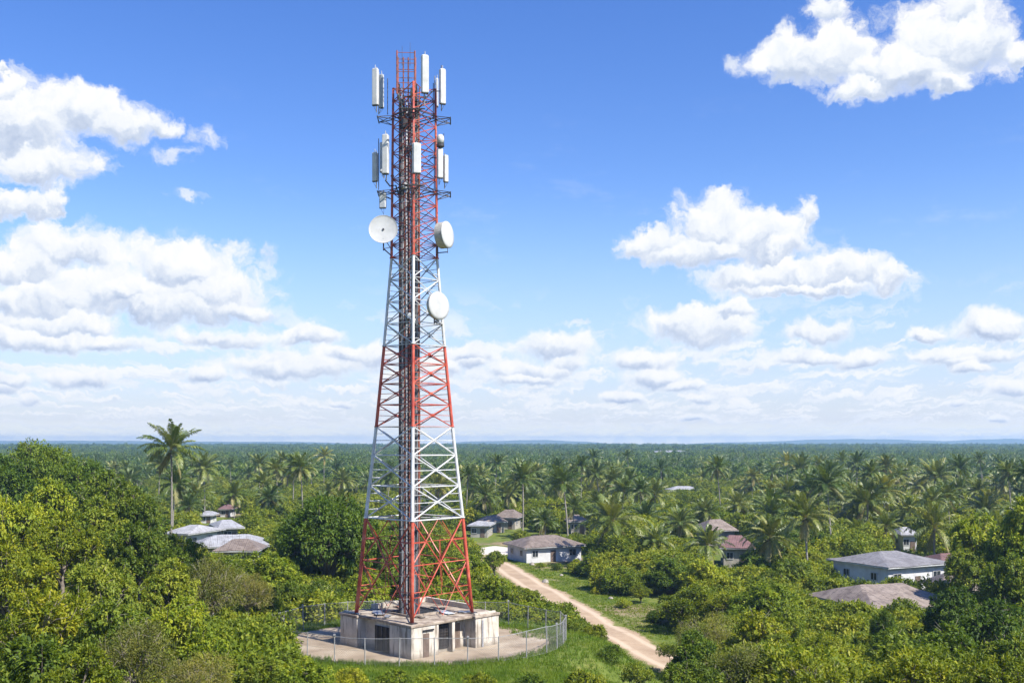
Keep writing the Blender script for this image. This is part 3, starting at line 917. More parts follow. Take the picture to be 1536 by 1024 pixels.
# cable column: a narrow climbing frame with ladder rungs, cables strapped to it
CX, CY = -.42, .1
def cz(z): return z - RZ
m = MB()
for sx in (-.78, .62):
    for sy in (-.5, .5):
        m.tube([(CX + sx, CY + sy, 0.02), (CX + sx, CY + sy, cz(45.9))], .055, 6)
z = 3.4
while z < 45.6:
    for sy in (-.5, .5): m.tube([(CX - .78, CY + sy, cz(z)), (CX + .62, CY + sy, cz(z))], .022, 4)
    for sx in (-.78, .62): m.tube([(CX + sx, CY - .5, cz(z)), (CX + sx, CY + .5, cz(z + .6))], .02, 4)
    z += .62
lad = m.build('cable_ladder', 'dark_steel', tower)
rg = random.Random(77)
mats = ['cable_black', 'cable_grey', 'cable_rust', 'cable_grey', 'dark_steel', 'cable_grey', 'cable_black', 'galvanised', 'cable_rust', 'cable_grey', 'cable_black', 'cable_grey', 'cable_rust']
for i in range(46):
    m = MB(); x = CX - .74 + 1.62 * ((i * .618) % 1); y = CY + (-.62 if i % 3 else -.40 if i % 2 else .3) + rg.uniform(-.07, .07)
    top = rg.choice([46, 45.6, 45.2, 43.5, 44, 37.5, 45.5, 44.5, 45])
    if i in (3, 9, 15): top = 25
    pts = []; zz = RZ + .02
    while zz < top:
        pts.append((x + rg.uniform(-.03, .03), y + rg.uniform(-.02, .02), cz(zz))); zz += 1.3
    # bend toward the antennas at the top
    a = rg.uniform(-2.8, .2)
    if top < 45: pts += [(x + .5 * math.cos(a), y + .5 * math.sin(a) * .7, cz(top + .3)), (x + 1.1 * math.cos(a), y + 1.1 * math.sin(a), cz(top + .1)), (x + 1.6 * math.cos(a), y + 1.6 * math.sin(a) , cz(top + .5))]
    m.tube(pts, rg.choice([.034, .042, .05, .062]), 5)
    m.build('cable', mats[i % len(mats)] if top > 30 else 'cable_grey', tower)
# strap brackets up the column
m = MB(); z = 4.0
while z < 44:
    m.box((CX - .05, CY - .66, cz(z)), (1.42, .05, .07)); z += 1.9
m.build('cable_clamp', 'galvanised', tower)
# dark junction boxes / radio units on the column
for (dx, z, w, h) in ((-.35, 42.6, .5, .8), (.25, 43.4, .42, .7), (.1, 40.6, .4, .55), (-.4, 37.6, .42, .6), (.3, 36.2, .4, .6), (-.5, 44.3, .35, .5), (.55, 44.6, .3, .5), (.0, 27.0, .3, .5)):
    m = MB(); m.box((CX + dx, CY - .82, cz(z)), (w, .24, h)); m.box((CX + dx, CY - .96, cz(z)), (w * .8, .04, h * .85))
    m.build('radio_unit', 'dark_steel' if z > 40 else 'antenna_grey', tower, bevel=.02)

# narrow cage on top
m = MB(); q = .72; zc0, zc1 = 45.0, 48.5
cc = [(-.66 + sx * q, .0 + sy * q) for sx, sy in ((-1, -1), (1, -1), (1, 1), (-1, 1))]
for (x, y) in cc: m.tube([(x, y, cz(zc0)), (x, y, cz(zc1))], .07, 6)
for z in (45.9, 46.8, 47.5, 48.35):
    for i in range(4): m.tube([(*cc[i], cz(z)), (*cc[(i + 1) % 4], cz(z))], .03, 4)
for x in (-.22, .18): m.tube([(-.66 + x, -.35, cz(zc0 - .5)), (-.66 + x, -.35, cz(zc1 - .4))], .06, 6)
for i in range(4):
    m.tube([(*cc[i], cz(45.0)), (*cc[(i + 1) % 4], cz(45.9))], .025, 4)
m.build('top_cage', 'cage_steel', tower)
for (x, h) in ((-1.0, 49.2), (-.35, 49.5)):
    m = MB(); m.tube([(x, .1, cz(47.6)), (x, .1, cz(h))], [.025, .012], 5); m.build('lightning_rod', 'dark_steel', tower)

# local conversion: place and photo pixel -> tower-local point
Mi = (Matrix.Translation((TC.x, TC.y, RZ)) @ Matrix.Rotation(TROT, 4, 'Z')).inverted()
def TL(u, v, y): return Mi @ Vector(W(u, v, y))
# antenna platforms (ring of angle steel with arms at the four legs)
def platform(z, rr, name='antenna_platform'):
    m = MB()
    hz = half(z)
    for dz in (0, .28):
        for k in range(4):
            a = Vector((LEGD[k][0] * (hz + .12), LEGD[k][1] * (hz + .12), cz(z) + dz)); b = Vector((LEGD[(k + 1) % 4][0] * (hz + .12), LEGD[(k + 1) % 4][1] * (hz + .12), cz(z) + dz))
            m.tube([a, b], .045, 5)
    for k in (0, 1, 3):
        d = Vector((LEGD[k][0], LEGD[k][1], 0)); s = Vector((-d.y, d.x, 0))
        root = d * hz + Vector((0, 0, cz(z)))
        tip = d * rr + Vector((0, 0, cz(z) - .05))
        for sg in (-1, 1):
            m.tube([root + s * sg * .1, tip + s * sg * .75], .04, 5)
            m.tube([root + Vector((0, 0, -.5)), tip + s * sg * .55], .032, 5)
            m.tube([root + s * sg * .1 + Vector((0, 0, .28)), tip + s * sg * .75 + Vector((0, 0, .02))], .03, 5)
        m.tube([tip + s * .95, tip - s * .95], .05, 6)
    return m.build(name, 'dark_steel', tower)
platform(43.15, 2.95); platform(37.1, 2.95)

def antenna(u, v0, v1, y, w=.42, dpt=.2, yaw=0.0, mat='antenna_white', v_arm=None, rod=True, lower=.5):
    a = TL(u, v0, y); b = TL(u, v1, y); w *= 1.15; dpt *= 1.1
    h = (a - b).length; c = (a + b) / 2
    m = MB()
    # rounded front: polygonal section
    prof = [(-w/2, dpt/2), (-w/2, -dpt*.15), (-w*.36, -dpt/2), (w*.36, -dpt/2), (w/2, -dpt*.15), (w/2, dpt/2)]
    rot = Matrix.Rotation(yaw, 3, 'Z'); n = len(prof)
    rings = [(-h/2, .86), (-h/2 + .05, 1), (h/2 - .07, 1), (h/2, .8)]
    for z, f in rings:
        for px_, py_ in prof: m.v.append(tuple(c + rot @ Vector((px_ * f, py_ * f, z))))
    for j in range(len(rings) - 1):
        for k in range(n): m.f.append((j*n+k, j*n+(k+1)%n, (j+1)*n+(k+1)%n, (j+1)*n+k)); m.mi.append(0)
    m.f.append(tuple(reversed(range(n)))); m.f.append(tuple(range(3*n, 4*n))); m.mi += [0, 0]
    o = m.build('panel_antenna', mat, tower)
    p = MB(); bk = c + rot @ Vector((0, dpt / 2 + .12, 0))
    p.tube([bk + Vector((0, 0, -h/2 - lower)), bk + Vector((0, 0, h/2 + .22))], .045, 6)
    for f in (-.32, .32): p.box(c + rot @ Vector((0, dpt / 2 + .06, h * f)), (.16, .14, .12), yaw)
    if rod: p.tube([c + Vector((0, 0, h/2)), c + Vector((0, 0, h/2 + .3))], .03, 5)
    for sx in (-.1, .1): p.tube([c + rot @ Vector((sx, 0, -h/2)), c + rot @ Vector((sx, .02, -h/2 - .18)), bk + Vector((0, 0, -h/2 - .45))], .018, 4)
    p.build('mounting_pole', 'galvanised', o)
    e = MB(); e.box(c + Vector((0, 0, -h/2 - .02)), (w * .9, dpt * .9, .05), yaw); e.build('end_cap', 'cable_black', o)
    return o
# upper ring
antenna(562.8, 103, 158, 83.3, .46, .26, R(-20))
antenna(572.5, 112, 162, 84.2, .22, .3, R(60), 'antenna_grey')
antenna(637.5, 83, 139.5, 80.9, .52, .26, R(12), lower=.9)
antenna(664, 104, 156, 83.2, .46, .26, R(22))
antenna(655.8, 118, 160, 85.2, .26, .16, R(80), 'antenna_grey')
# lower ring
antenna(562.3, 229, 272, 83.2, .40, .24, R(-25))
antenna(578, 202, 261, 82.4, .46, .34, R(-14))
antenna(571.8, 214, 258, 83.6, .26, .2, R(-70), 'antenna_grey', rod=False)
antenna(625, 215, 260, 79.9, .58, .3, R(10), rod=False)
antenna(660, 223, 267, 82.9, .44, .26, R(18), rod=False)
antenna(669, 233, 273, 83.6, .36, .22, R(28), rod=False)
antenna(574, 288, 312, 83.8, .50, .22, R(-14), 'antenna_grey', rod=False, lower=-.3)
# dome-topped unit
c = TL(660.5, 209, 82.9); m = MB()
m.disc_lathe(c, (0, 0, 1), [(.12, -.38), (.27, -.30), (.31, 0), (.27, .24), (.16, .36), (.04, .40)], 16)
dm = m.build('dome_antenna', 'antenna_white', tower, sm=True)
m = MB(); m.disc_lathe(c + Vector((0, 0, -.52)), (0, 0, 1), [(.2, -.16), (.33, -.08), (.33, .10), (.22, .15)], 12); m.tube([c + Vector((.28, .1, -.6)), c + Vector((.28, .1, .5))], .03, 5)
m.build('bracket', 'dark_steel', dm)
for (u, v0, v1, y) in ((651.5, 215, 285, 83.6), (654.5, 185, 285, 84.5), (650, 125, 175, 84), (581.5, 118, 172, 84.4), (662, 98, 104, 83.2), (568, 208, 285, 84)):
    m = MB(); m.tube([TL(u, v1, y), TL(u, v0, y)], .035, 5); m.build('whip_pole', 'dark_steel', tower)
# cross arm by the right-hand lower antennas
m = MB(); m.tube([TL(646, 237, 83.5), TL(656, 237, 83)], .04, 5); m.tube([TL(646, 137, 83.5), TL(660, 137, 83)], .04, 5); m.build('cross_arm', 'dark_steel', tower)

# dishes
def dish(u, v, y, rad, az, el, drum, arm_v, leg, mat='dish_white', concave=False):
    c = TL(u, v, y)
    ax = Vector((math.sin(az) * math.cos(el), -math.cos(az) * math.cos(el), math.sin(el)))
    m = MB()
    if concave:
        n = 8
        prof = [(rad * .02, -.09)] + [(rad * i / n, -.09 + .09 * (i / n) ** 2) for i in range(1, n + 1)] + [(rad + .02, .02), (rad + .02, -.05), (rad * .7, -.25), (rad * .2, -.42)]
        m.disc_lathe(c, ax, prof, 40)
    else:
        m.disc_lathe(c, ax, [(rad * .97, -.06), (rad, -.02), (rad * .99, .02), (rad * .8, .05), (rad * .4, .075), (rad * .05, .08)], 40)
    o = m.build('dish_antenna', mat, tower, sm=False)
    for p in o.data.polygons: p.use_smooth = len(p.vertices) == 4
    if drum:
        d = MB(); d.disc_lathe(c, ax, [(rad * .35, -drum - .18), (rad * .8, -drum - .05), (rad * .96, -drum), (rad * .985, -.065), (rad * .9, -.062)], 36); d.build('shroud', 'dish_shroud', o)
        d = MB(); d.box(c + ax * .085, (.12, .02, .07), az); d.box(c + ax * .07 - Vector((0, 0, rad * .62)), (.08, .03, .09), az); d.build('vent_plug', 'antenna_grey', o)
    else:
        f = MB(); f.disc_lathe(c - ax * .09, ax, [(.02, -.04), (.02, .03)], 8); f.build('feed_horn', 'antenna_grey', o)
        f = MB(); f.box(c - ax * .05 - Vector((0, 0, rad * .78)) + ax * .08, (.07, .07, .22), az); f.build('bracket', 'dark_steel', o)
    b = MB(); back = c - ax * (drum + .25)
    ap = Mi @ Vector(W(u, arm_v, y)); 
    foot = Vector((back.x, back.y, ap.z))
    b.tube([foot + Vector((0, 0, -.15)), foot + Vector((0, 0, (c.z - foot.z) + .5))], .055, 6)
    b.tube([back, c - ax * (drum + .02)], .09, 6)
    L_ = leg_pt(leg, foot.z + RZ)
    b.tube([foot, L_], .05, 6); b.tube([foot + Vector((0, 0, .9)), L_ + Vector((0, 0, .5))], .035, 5); b.tube([foot, L_ + Vector((0, 0, .7))], .03, 5)
    fr = c - Vector((0, 0, rad)) ; 
    b.tube([foot, Vector((fr.x, fr.y, foot.z))], .045, 5); b.tube([Vector((fr.x, fr.y, foot.z - .08)), Vector((fr.x, fr.y, c.z - rad + .1))], .03, 5)
    b.build('dish_mount', 'dark_steel', o)
    return o
dish(574.8, 343.5, 80.4, 1.12, R(-2), R(8), 0, 372, 3, 'dish_white', True)
dish(671.5, 352, 82.4, 1.08, R(63), R(3), .70, 378, 1)
dish(658.5, 458.5, 81.6, 1.12, R(44), R(2), .3, 482, 1)

# ------------------------------------------------------------------ fence
fence = empty('chain_link_fence', (PADC[0], PADC[1], 0)); tagit(fence, 'grey chain link fence with steel posts ringing the tower compound', 'fence')
FP = []
nF = 30
for k in range(nF):
    a = 2 * PI * (k + .35) / nF
    x = PADC[0] + 12.5 * math.cos(a) * (1 + .015 * math.sin(7 * a)); y = PADC[1] + 9.6 * math.sin(a)
    FP.append(Vector((x - PADC[0], y - PADC[1], max(.08, T(x, y)))))
rg = random.Random(3)
HF = 2.05
tops = []
for k, p in enumerate(FP):
    h = HF + rg.uniform(-.12, .15); lean = Vector((rg.uniform(-.05, .05), rg.uniform(-.05, .05), 0))
    m = MB(); m.tube([p - Vector((0, 0, .2)), p + lean + Vector((0, 0, h))], .045, 6)
    if k % 4 == 0: m.box(p + lean + Vector((0, 0, h + .05)), (.16, .16, .12))
    m.build('post', 'fence_post', fence); tops.append(p + lean + Vector((0, 0, h - .05)))
for k in range(nF):
    a, b = FP[k], FP[(k + 1) % nF]; ta, tb = tops[k], tops[(k + 1) % nF]
    m = MB()
    sag = rg.uniform(0, .06)
    for f, r in ((1.0, .026), (.55, .008), (.04, .012)):
        m.tube([a.lerp(ta, f), a.lerp(ta, f).lerp(b.lerp(tb, f), .5) - Vector((0, 0, sag * f)), b.lerp(tb, f)], r, 4)
    n = 13
    for i in range(-n, n):
        # diamond wires, both slants
        for sl in (1, -1):
            f0, f1 = (i / n, (i + 11) / n) if sl > 0 else ((i + 11) / n, i / n)
            t0, t1 = 0.0, 1.0
            def cl(fa, fb):
                lo, hi = 0.0, 1.0
                d = fb - fa
                if d != 0:
                    ta_, tb_ = (0 - fa) / d, (1 - fa) / d
                    lo, hi = max(lo, min(ta_, tb_)), min(hi, max(ta_, tb_))
                return lo, hi
            lo, hi = cl(f0, f1)
            if hi - lo < .05: continue
            P = lambda q: a.lerp(b, f0 + (f1 - f0) * q).lerp(ta.lerp(tb, f0 + (f1 - f0) * q), .04 + .95 * q)
            m.tube([P(lo), P(hi)], .0045, 3, cap=False)
    m.build('mesh_panel', 'fence_post', fence)

# ------------------------------------------------------------------ near and middle trees, by hand
G_DK = (.55, .70, .7); G_BR = (1.12, 1.15, .85); G_YL = (1.14, 1.06, .7); G_OL = (1.0, .98, .9); G_N = (.86, .92, .95)
NEAR = [
 # kind, u, vtop, wpx, dist, tint, squash, name, label
 ('dense', 62, 664, 150, 150, G_DK, 1.0, 'broadleaf_tree', 'tall dark tree whose crown breaks the horizon at far left'),
 ('dense', -20, 676, 140, 138, G_DK, 1.0, 'broadleaf_tree', 'dark tree cut by the left frame edge just below the horizon'),
 ('dense', 118, 690, 130, 140, G_DK, 1.0, 'broadleaf_tree', 'dark tree stepping down right of the tallest dark crown'),
 ('near', 158, 706, 110, 118, G_N, 1.1, 'broadleaf_tree', 'bright green tree left of the tall solitary palm, highest on its slope'),
 ('near', 62, 726, 130, 110, G_BR, 1.1, 'broadleaf_tree', 'rounded green tree under the dark crowns at far left'),
 ('near', 212, 735, 90, 112, G_N, 1.0, 'broadleaf_tree', 'green tree whose foliage touches the tall palm trunk'),
 ('near', 8, 745, 140, 96, G_BR, 1.1, 'broadleaf_tree', 'light green tree at the left edge halfway down the slope'),
 ('near', 140, 752, 120, 98, G_N, 1.0, 'broadleaf_tree', 'deep green tree with shadowed hollow beneath, left mid slope'),
 ('yellow', 96, 772, 140, 82, G_YL, 1.0, 'broadleaf_tree', 'yellow-green tree with flowering tips, left mid slope'),
 ('near', 210, 790, 120, 86, G_N, 1.1, 'broadleaf_tree', 'green tree with hanging leaves below the tall palm'),
 ('near', 270, 805, 90, 100, G_BR, .9, 'broadleaf_tree', 'small green tree just below the white-roofed cluster'),
 ('yellow', 14, 808, 160, 70, G_YL, 1.0, 'broadleaf_tree', 'yellow-green tree against the left frame edge with bare twigs'),
 ('near', 150, 838, 130, 72, G_N, 1.1, 'broadleaf_tree', 'dark-hearted green tree in the middle of the left slope'),
 ('near', 252, 846, 110, 76, G_N, 1.0, 'broadleaf_tree', 'glossy green tree left of the feathery olive tree'),
 ('olive', 318, 846, 130, 84, G_OL, 1.1, 'broadleaf_tree', 'feathery olive-coloured tree left of the fenced compound'),
 ('olive', 372, 866, 90, 90, G_OL, 1.0, 'broadleaf_tree', 'smaller feathery olive tree touching the fence on its left'),
 ('near', 405, 832, 100, 104, G_BR, .8, 'broadleaf_tree', 'fresh green tree behind the left end of the fence'),
 ('near', 335, 836, 90, 108, G_N, .8, 'broadleaf_tree', 'low green tree right below the brown-roofed shed'),
 ('near', 430, 872, 50, 101, G_N, 1.0, 'broadleaf_tree', 'small dark tree close behind the left fence corner'),
 ('yellow', 58, 880, 190, 56, G_YL, 1.0, 'broadleaf_tree', 'large yellowish tree low at the left edge'),
 ('near', 170, 905, 140, 56, G_N, 1.1, 'broadleaf_tree', 'deep green tree low on the left between yellow and twiggy crowns'),
 ('near', 268, 896, 120, 64, G_BR, 1.0, 'broadleaf_tree', 'green tree beside the dark hollow left of the fence'),
 ('near', 318, 948, 120, 60, G_BR, 1.0, 'broadleaf_tree', 'bright rounded tree in front of the fence at lower left'),
 ('olive', 205, 942, 170, 50, G_OL, 1.0, 'broadleaf_tree', 'twiggy olive tree with bare pale branches at bottom left'),
 ('near', 60, 955, 200, 44, G_N, 1.0, 'broadleaf_tree', 'dark green tree filling the bottom left corner'),
 ('yellow', 120, 975, 150, 42, G_YL, 1.0, 'broadleaf_tree', 'yellow-tipped tree along the bottom edge near the left corner'),
 ('olive', 300, 985, 140, 46, G_OL, 1.0, 'broadleaf_tree', 'olive bushy tree on the bottom edge left of the grass'),
 ('near', 398, 988, 90, 56, G_N, .8, 'broadleaf_tree', 'green tree on the bottom edge below the fence left end'),
 ('near', 462, 996, 110, 52, G_BR, .8, 'broadleaf_tree', 'low green tree on the bottom edge below the concrete pad'),
 ('dense', 492, 737, 150, 122, G_DK, 1.15, 'mango_tree', 'big dark mango tree behind the tower on its left'),
 ('dense', 452, 772, 95, 126, G_DK, 1.1, 'mango_tree', 'dark mango tree shouldering the big one on its left side'),
 ('dense', 545, 775, 90, 124, G_DK, 1.1, 'mango_tree', 'dark mango tree seen through the left tower leg'),
 ('near', 482, 872, 90, 103, G_N, .9, 'broadleaf_tree', 'green tree right behind the fence below the mango tree'),
 ('near', 545, 862, 90, 106, G_BR, .8, 'broadleaf_tree', 'green tree behind the tower seen at its left leg foot'),
 ('near', 600, 845, 90, 112, G_N, .9, 'broadleaf_tree', 'green tree behind the cable column of the tower'),
 ('near', 655, 838, 90, 116, G_BR, .9, 'broadleaf_tree', 'fresh green tree seen between the right tower legs'),
 ('near', 700, 832, 70, 132, G_BR, .9, 'broadleaf_tree', 'fresh green tree right of the tower above the fence'),
 ('near', 742, 826, 36, 152, G_N, 1.0, 'broadleaf_tree', 'little round dark tree at the bend of the road'),
 ('yellow', 640, 800, 80, 135, G_BR, .9, 'broadleaf_tree', 'light green tree showing through the red base section'),
 ('near', 585, 790, 80, 140, G_N, .9, 'broadleaf_tree', 'mid green tree farther back behind the red base section'),
 ('near', 690, 868, 80, 107, G_BR, .75, 'broadleaf_tree', 'green tree right behind the right tower leg'),
 ('near', 745, 866, 70, 112, G_BR, .8, 'broadleaf_tree', 'green tree on the bank left of the dirt road'),
 ('near', 788, 882, 52, 108, G_N, .9, 'broadleaf_tree', 'rounded tree on the roadside bank above the fence'),
 ('yellow', 735, 900, 60, 99, G_BR, .7, 'broadleaf_tree', 'low yellow-green growth just behind the right fence'),
 ('near', 812, 908, 46, 102, G_BR, .8, 'broadleaf_tree', 'small bright tree where fence and road come closest'),
 # right of the road
 ('near', 890, 838, 60, 158, G_DK, .9, 'broadleaf_tree', 'dark tree shading the road under the drooping palm'),
 ('near', 862, 842, 30, 160, G_BR, 1.1, 'broadleaf_tree', 'little round tree on the verge beside the house by the road'),
 ('near', 932, 850, 74, 140, G_BR, .95, 'broadleaf_tree', 'bright green tree just right of the drooping palm trunk'),
 ('yellow', 962, 876, 40, 132, G_YL, .9, 'broadleaf_tree', 'small yellowish tree with thin stems on the grass verge'),
 ('near', 1004, 838, 74, 138, G_DK, 1.0, 'broadleaf_tree', 'bushy dark green tree between road palms and red-roofed house'),
 ('near', 1060, 842, 86, 134, G_BR, 1.0, 'broadleaf_tree', 'round bright green tree in front of the red-roofed house'),
 ('near', 1132, 832, 70, 148, G_DK, 1.0, 'broadleaf_tree', 'dark tree right of the red-roofed house'),
 ('yellow', 1030, 880, 110, 112, G_YL, .9, 'broadleaf_tree', 'yellow-green tree beside the lower stretch of road'),
 ('yellow', 1090, 888, 100, 108, G_YL, .9, 'broadleaf_tree', 'second yellow-green tree right of the one beside the road'),
 ('near', 1150, 876, 116, 104, G_BR, 1.0, 'broadleaf_tree', 'lively green tree left of the tan-roofed house'),
 ('near', 1206, 872, 50, 132, G_N, .9, 'broadleaf_tree', 'green tree hugging the left wall of the grey-roofed house'),
 ('near', 1180, 915, 72, 92, G_BR, 1.0, 'broadleaf_tree', 'light green tree overlapping the left end of the tan roof'),
 ('olive', 1062, 925, 120, 88, G_BR, .9, 'broadleaf_tree', 'loose green tree above the lower end of the road'),
 ('near', 1140, 924, 124, 82, G_YL, 1.0, 'broadleaf_tree', 'yellow-green tree in the lower right thicket, left side'),
 ('near', 1052, 952, 100, 72, G_DK, .9, 'broadleaf_tree', 'dark green tree where the road leaves the picture'),
 ('yellow', 1240, 956, 116, 74, G_YL, 1.0, 'broadleaf_tree', 'yellow-green tree below the large tan roof'),
 ('near', 1326, 918, 46, 88, G_DK, 1.2, 'broadleaf_tree', 'small dark tree poking up in front of the tan roof'),
 ('near', 1428, 886, 96, 90, G_DK, 1.1, 'broadleaf_tree', 'dark green tree covering the right end of the tan roof'),
 ('near', 1340, 950, 120, 72, G_DK, 1.0, 'broadleaf_tree', 'dark tree in the hollow below the tan roof'),
 ('near', 1488, 900, 120, 78, G_DK, 1.0, 'broadleaf_tree', 'dark tree below the big bright tree on the right'),
 ('near', 1476, 772, 120, 118, G_BR, 1.2, 'broadleaf_tree', 'big bright green tree at the right, second crown from the edge'),
 ('near', 1540, 756, 130, 112, G_BR, 1.2, 'broadleaf_tree', 'biggest bright green tree cut by the right frame edge'),
 ('near', 1452, 824, 76, 112, G_N, 1.0, 'broadleaf_tree', 'green tree right of the dark red roof'),
 ('near', 1520, 836, 110, 98, G_N, 1.1, 'broadleaf_tree', 'green tree under the biggest bright crown at the right edge'),
 ('olive', 1120, 972, 150, 62, G_BR, .9, 'broadleaf_tree', 'fine-leaved green tree on the bottom edge right of the road'),
 ('near', 1040, 992, 110, 58, G_N, .8, 'broadleaf_tree', 'green tree on the bottom edge at the end of the grass'),
 ('yellow', 1230, 990, 150, 56, G_YL, .9, 'broadleaf_tree', 'yellowish tree on the bottom edge below the tan roof'),
 ('near', 1420, 945, 140, 64, G_DK, 1.0, 'broadleaf_tree', 'deep green tree above the yellow crown at lower right'),
 ('yellow', 1370, 978, 190, 50, G_YL, .9, 'broadleaf_tree', 'bright yellow-green crown on the bottom edge at lower right'),
 ('yellow', 1500, 985, 160, 46, G_YL, .9, 'broadleaf_tree', 'yellow-green crown in the bottom right corner'),
 ('near', 1530, 950, 130, 60, G_N, .9, 'broadleaf_tree', 'dark crown at the right frame edge above the corner'),
]
for (k, u, vt, w, d, tint, sq, nm, lab) in NEAR:
    tree_px(k, u, vt, w, d, lab, tint, sq, nm, 'mango tree' if nm == 'mango_tree' else 'tree')
SHRUBS = [
 (868, 945, 44, 92, 'leafy shrub just outside the right end of the fence'), (892, 958, 40, 90, 'yellow-flecked shrub between fence and road'), (842, 930, 40, 97, 'shrub hugging the right fence posts'),
 (915, 985, 50, 82, 'shrub on the grassy bank right of the fence'), (960, 998, 60, 76, 'wide low shrub on the grass near the road end'), (590, 1008, 60, 66, 'low shrub on the bottom edge below the building'),
 (520, 1004, 70, 64, 'spreading shrub on the bottom edge left of centre'), (800, 1012, 60, 66, 'low shrub on the bottom edge right of the building'), (880, 1008, 70, 66, 'yellow-green shrub on the bottom edge by the grassy bank'),
 (446, 985, 60, 68, 'shrub in front of the left fence on the grass'), (388, 962, 40, 80, 'shrub at the foot of the left fence corner'), (985, 925, 34, 118, 'small shrub on the right road verge, upper one'),
 (1004, 962, 40, 92, 'dark shrub at the right road edge near its lower end'), (938, 905, 26, 128, 'tiny shrub on the verge below the bright tree'), (896, 888, 22, 140, 'tiny shrub on the verge below the dark tree'),
 (1005, 905, 44, 118, 'pale green shrub at the verge below the dark bushy tree'), (836, 846, 20, 165, 'tiny shrub in front of the white-walled house'), (812, 846, 16, 168, 'smallest shrub at the house wall by the road'),
 (724, 838, 30, 150, 'shrub beside the sandy path'), (770, 905, 40, 101, 'shrub outside the back right fence'), (660, 895, 50, 101, 'shrub behind the building at its back right corner'), (700, 893, 50, 100, 'shrub outside the fence behind the right corner block'),
 (505, 893, 50, 99, 'shrub behind the fence at the left back'), (560, 897, 50, 100, 'shrub behind the building at its back left corner'), (610, 893, 50, 100, 'shrub directly behind the building roof'),
 (650, 1012, 60, 65, 'clump of leaves on the bottom edge under the building corner'), (720, 1010, 60, 65, 'clump of leaves on the bottom edge under the grille window'), (410, 900, 50, 94, 'shrub outside the fence at far left'),
 (780, 866, 30, 128, 'shrub on the left road bank, upper one'), (826, 895, 30, 115, 'shrub on the left road bank, middle one'), (862, 918, 34, 106, 'shrub on the left road bank, lower one'),
]
for i, (u, vt, w, d, lab) in enumerate(SHRUBS):
    tint = [G_N, G_BR, G_YL, G_DK][i % 4] if 'yellow' not in lab else G_YL
    x, y, z = W(u, vt, d)
    z = min(z, T(x, y) + 2.6)
    tree_at('shrub', x, y, z, w * d / F, 'shrub', lab, 'shrub', 'shrubs around the compound and road', tint)

# rocks / small things on the roadside
for i, (u, v, d, s, lab) in enumerate(((798, 842, 172, .8, 'grey boulder on the grass in front of the white-walled house'), (818, 862, 150, .9, 'dark pyramidal rubble pile beside the road'), (842, 858, 158, .5, 'small pale stone on the verge'), (916, 893, 135, .5, 'pale stone on the verge beneath the bright tree'))):
    x, y, z = W(u, v, d); m = MB(); rg = random.Random(i)
    prof = [(s * .5, -.2), (s * .62, .05), (s * .45, s * .4), (s * .15, s * .62)]
    m.disc_lathe((0, 0, 0), (rg.uniform(-.1, .1), .1, 1), prof, 9)
    m.v = [(p[0] + rg.uniform(-.07, .07), p[1] + rg.uniform(-.07, .07), p[2]) for p in m.v]
    o = m.build('boulder', 'rock'); o.location = (x, y, T(x, y)); tagit(o, lab, 'boulder', 'stones by the road')

# palms by hand ------------------------------------------------------------
o = palm_px(255, 675, None, 80, 'tall solitary coconut palm rising above the horizon left of the tower', d=150, lean=.01, rr=random.Random(4))
HEROP = [
 (920, 782, 850, 88, 'big drooping coconut palm beside the road, largest right of the tower'), (985, 742, 795, 52, 'coconut palm with upright crown behind and right of the big drooping palm'),
 (1018, 786, 832, 54, 'stocky coconut palm two to the right of the big drooping palm'), (1056, 818, 868, 62, 'low coconut palm left of the red-roofed house'),
 (980, 812, 858, 54, 'short coconut palm with fronds near the ground right of the drooping palm'), (1216, 776, 884, 80, 'big coconut palm with drooping fronds left of the grey-roofed house'),
 (1180, 740, 800, 52, 'coconut palm up and left of the big one by the grey-roofed house'), (1152, 806, 872, 74, 'low wide coconut palm between red-roofed and grey-roofed houses'),
 (1258, 748, 812, 58, 'coconut palm just right of the big one, leaning over the grey roof'), (1311, 746, 798, 54, 'full round coconut palm above the grey roof'),
 (1397, 716, 782, 58, 'tall coconut palm high right against the blue plain'), (1404, 792, 866, 74, 'coconut palm with pale fronds standing right at the grey-roofed house'),
 (1364, 766, 815, 46, 'coconut palm above the right half of the grey roof'), (1285, 800, 842, 50, 'small bushy palm behind the ridge of the grey roof'),
 (1252, 712, 765, 40, 'slim coconut palm upper middle right, one of the far row'), (1345, 716, 765, 38, 'slim far coconut palm left of the tall high right one'),
 (1062, 768, 812, 44, 'coconut palm above the red-roofed house'), (1475, 765, 812, 56, 'coconut palm with ragged crown behind the bright trees at right'),
 (1330, 790, 842, 44, 'low palm directly behind the grey-roofed house'),
 (390, 696, 752, 34, 'twin-topped distant coconut palm halfway between tall palm and tower'), (424, 692, 748, 34, 'distant coconut palm right of the twin-topped one'),
 (288, 748, 800, 62, 'coconut palm right behind the tall solitary palm trunk'), (352, 742, 792, 42, 'coconut palm above the white-roofed cluster'),
 (402, 746, 795, 46, 'coconut palm left of the dark mango tree'), (512, 722, 772, 40, 'coconut palm rising above the mango tree'),
 (728, 745, 792, 44, 'coconut palm right of the tower waist'), (764, 742, 787, 42, 'coconut palm above the small brown-roofed house'),
 (818, 782, 832, 40, 'small palm behind the white-walled house by the road'), (808, 728, 775, 38, 'slim coconut palm above the white-walled house'),
 (902, 714, 758, 32, 'slim far palm above the big drooping palm'), (940, 718, 762, 32, 'far palm right above the big drooping palm'),
 (1110, 758, 805, 46, 'coconut palm up and right of the red-roofed house'), (1440, 735, 790, 44, 'coconut palm right of the tall high right one'),
 (1500, 728, 778, 44, 'coconut palm above the bright trees near the right edge'), (860, 760, 806, 40, 'palm just left of the big drooping palm crown'),
]
for (u, vc, vb, w, lab) in HEROP: palm_px(u, vc, vb, w, lab)

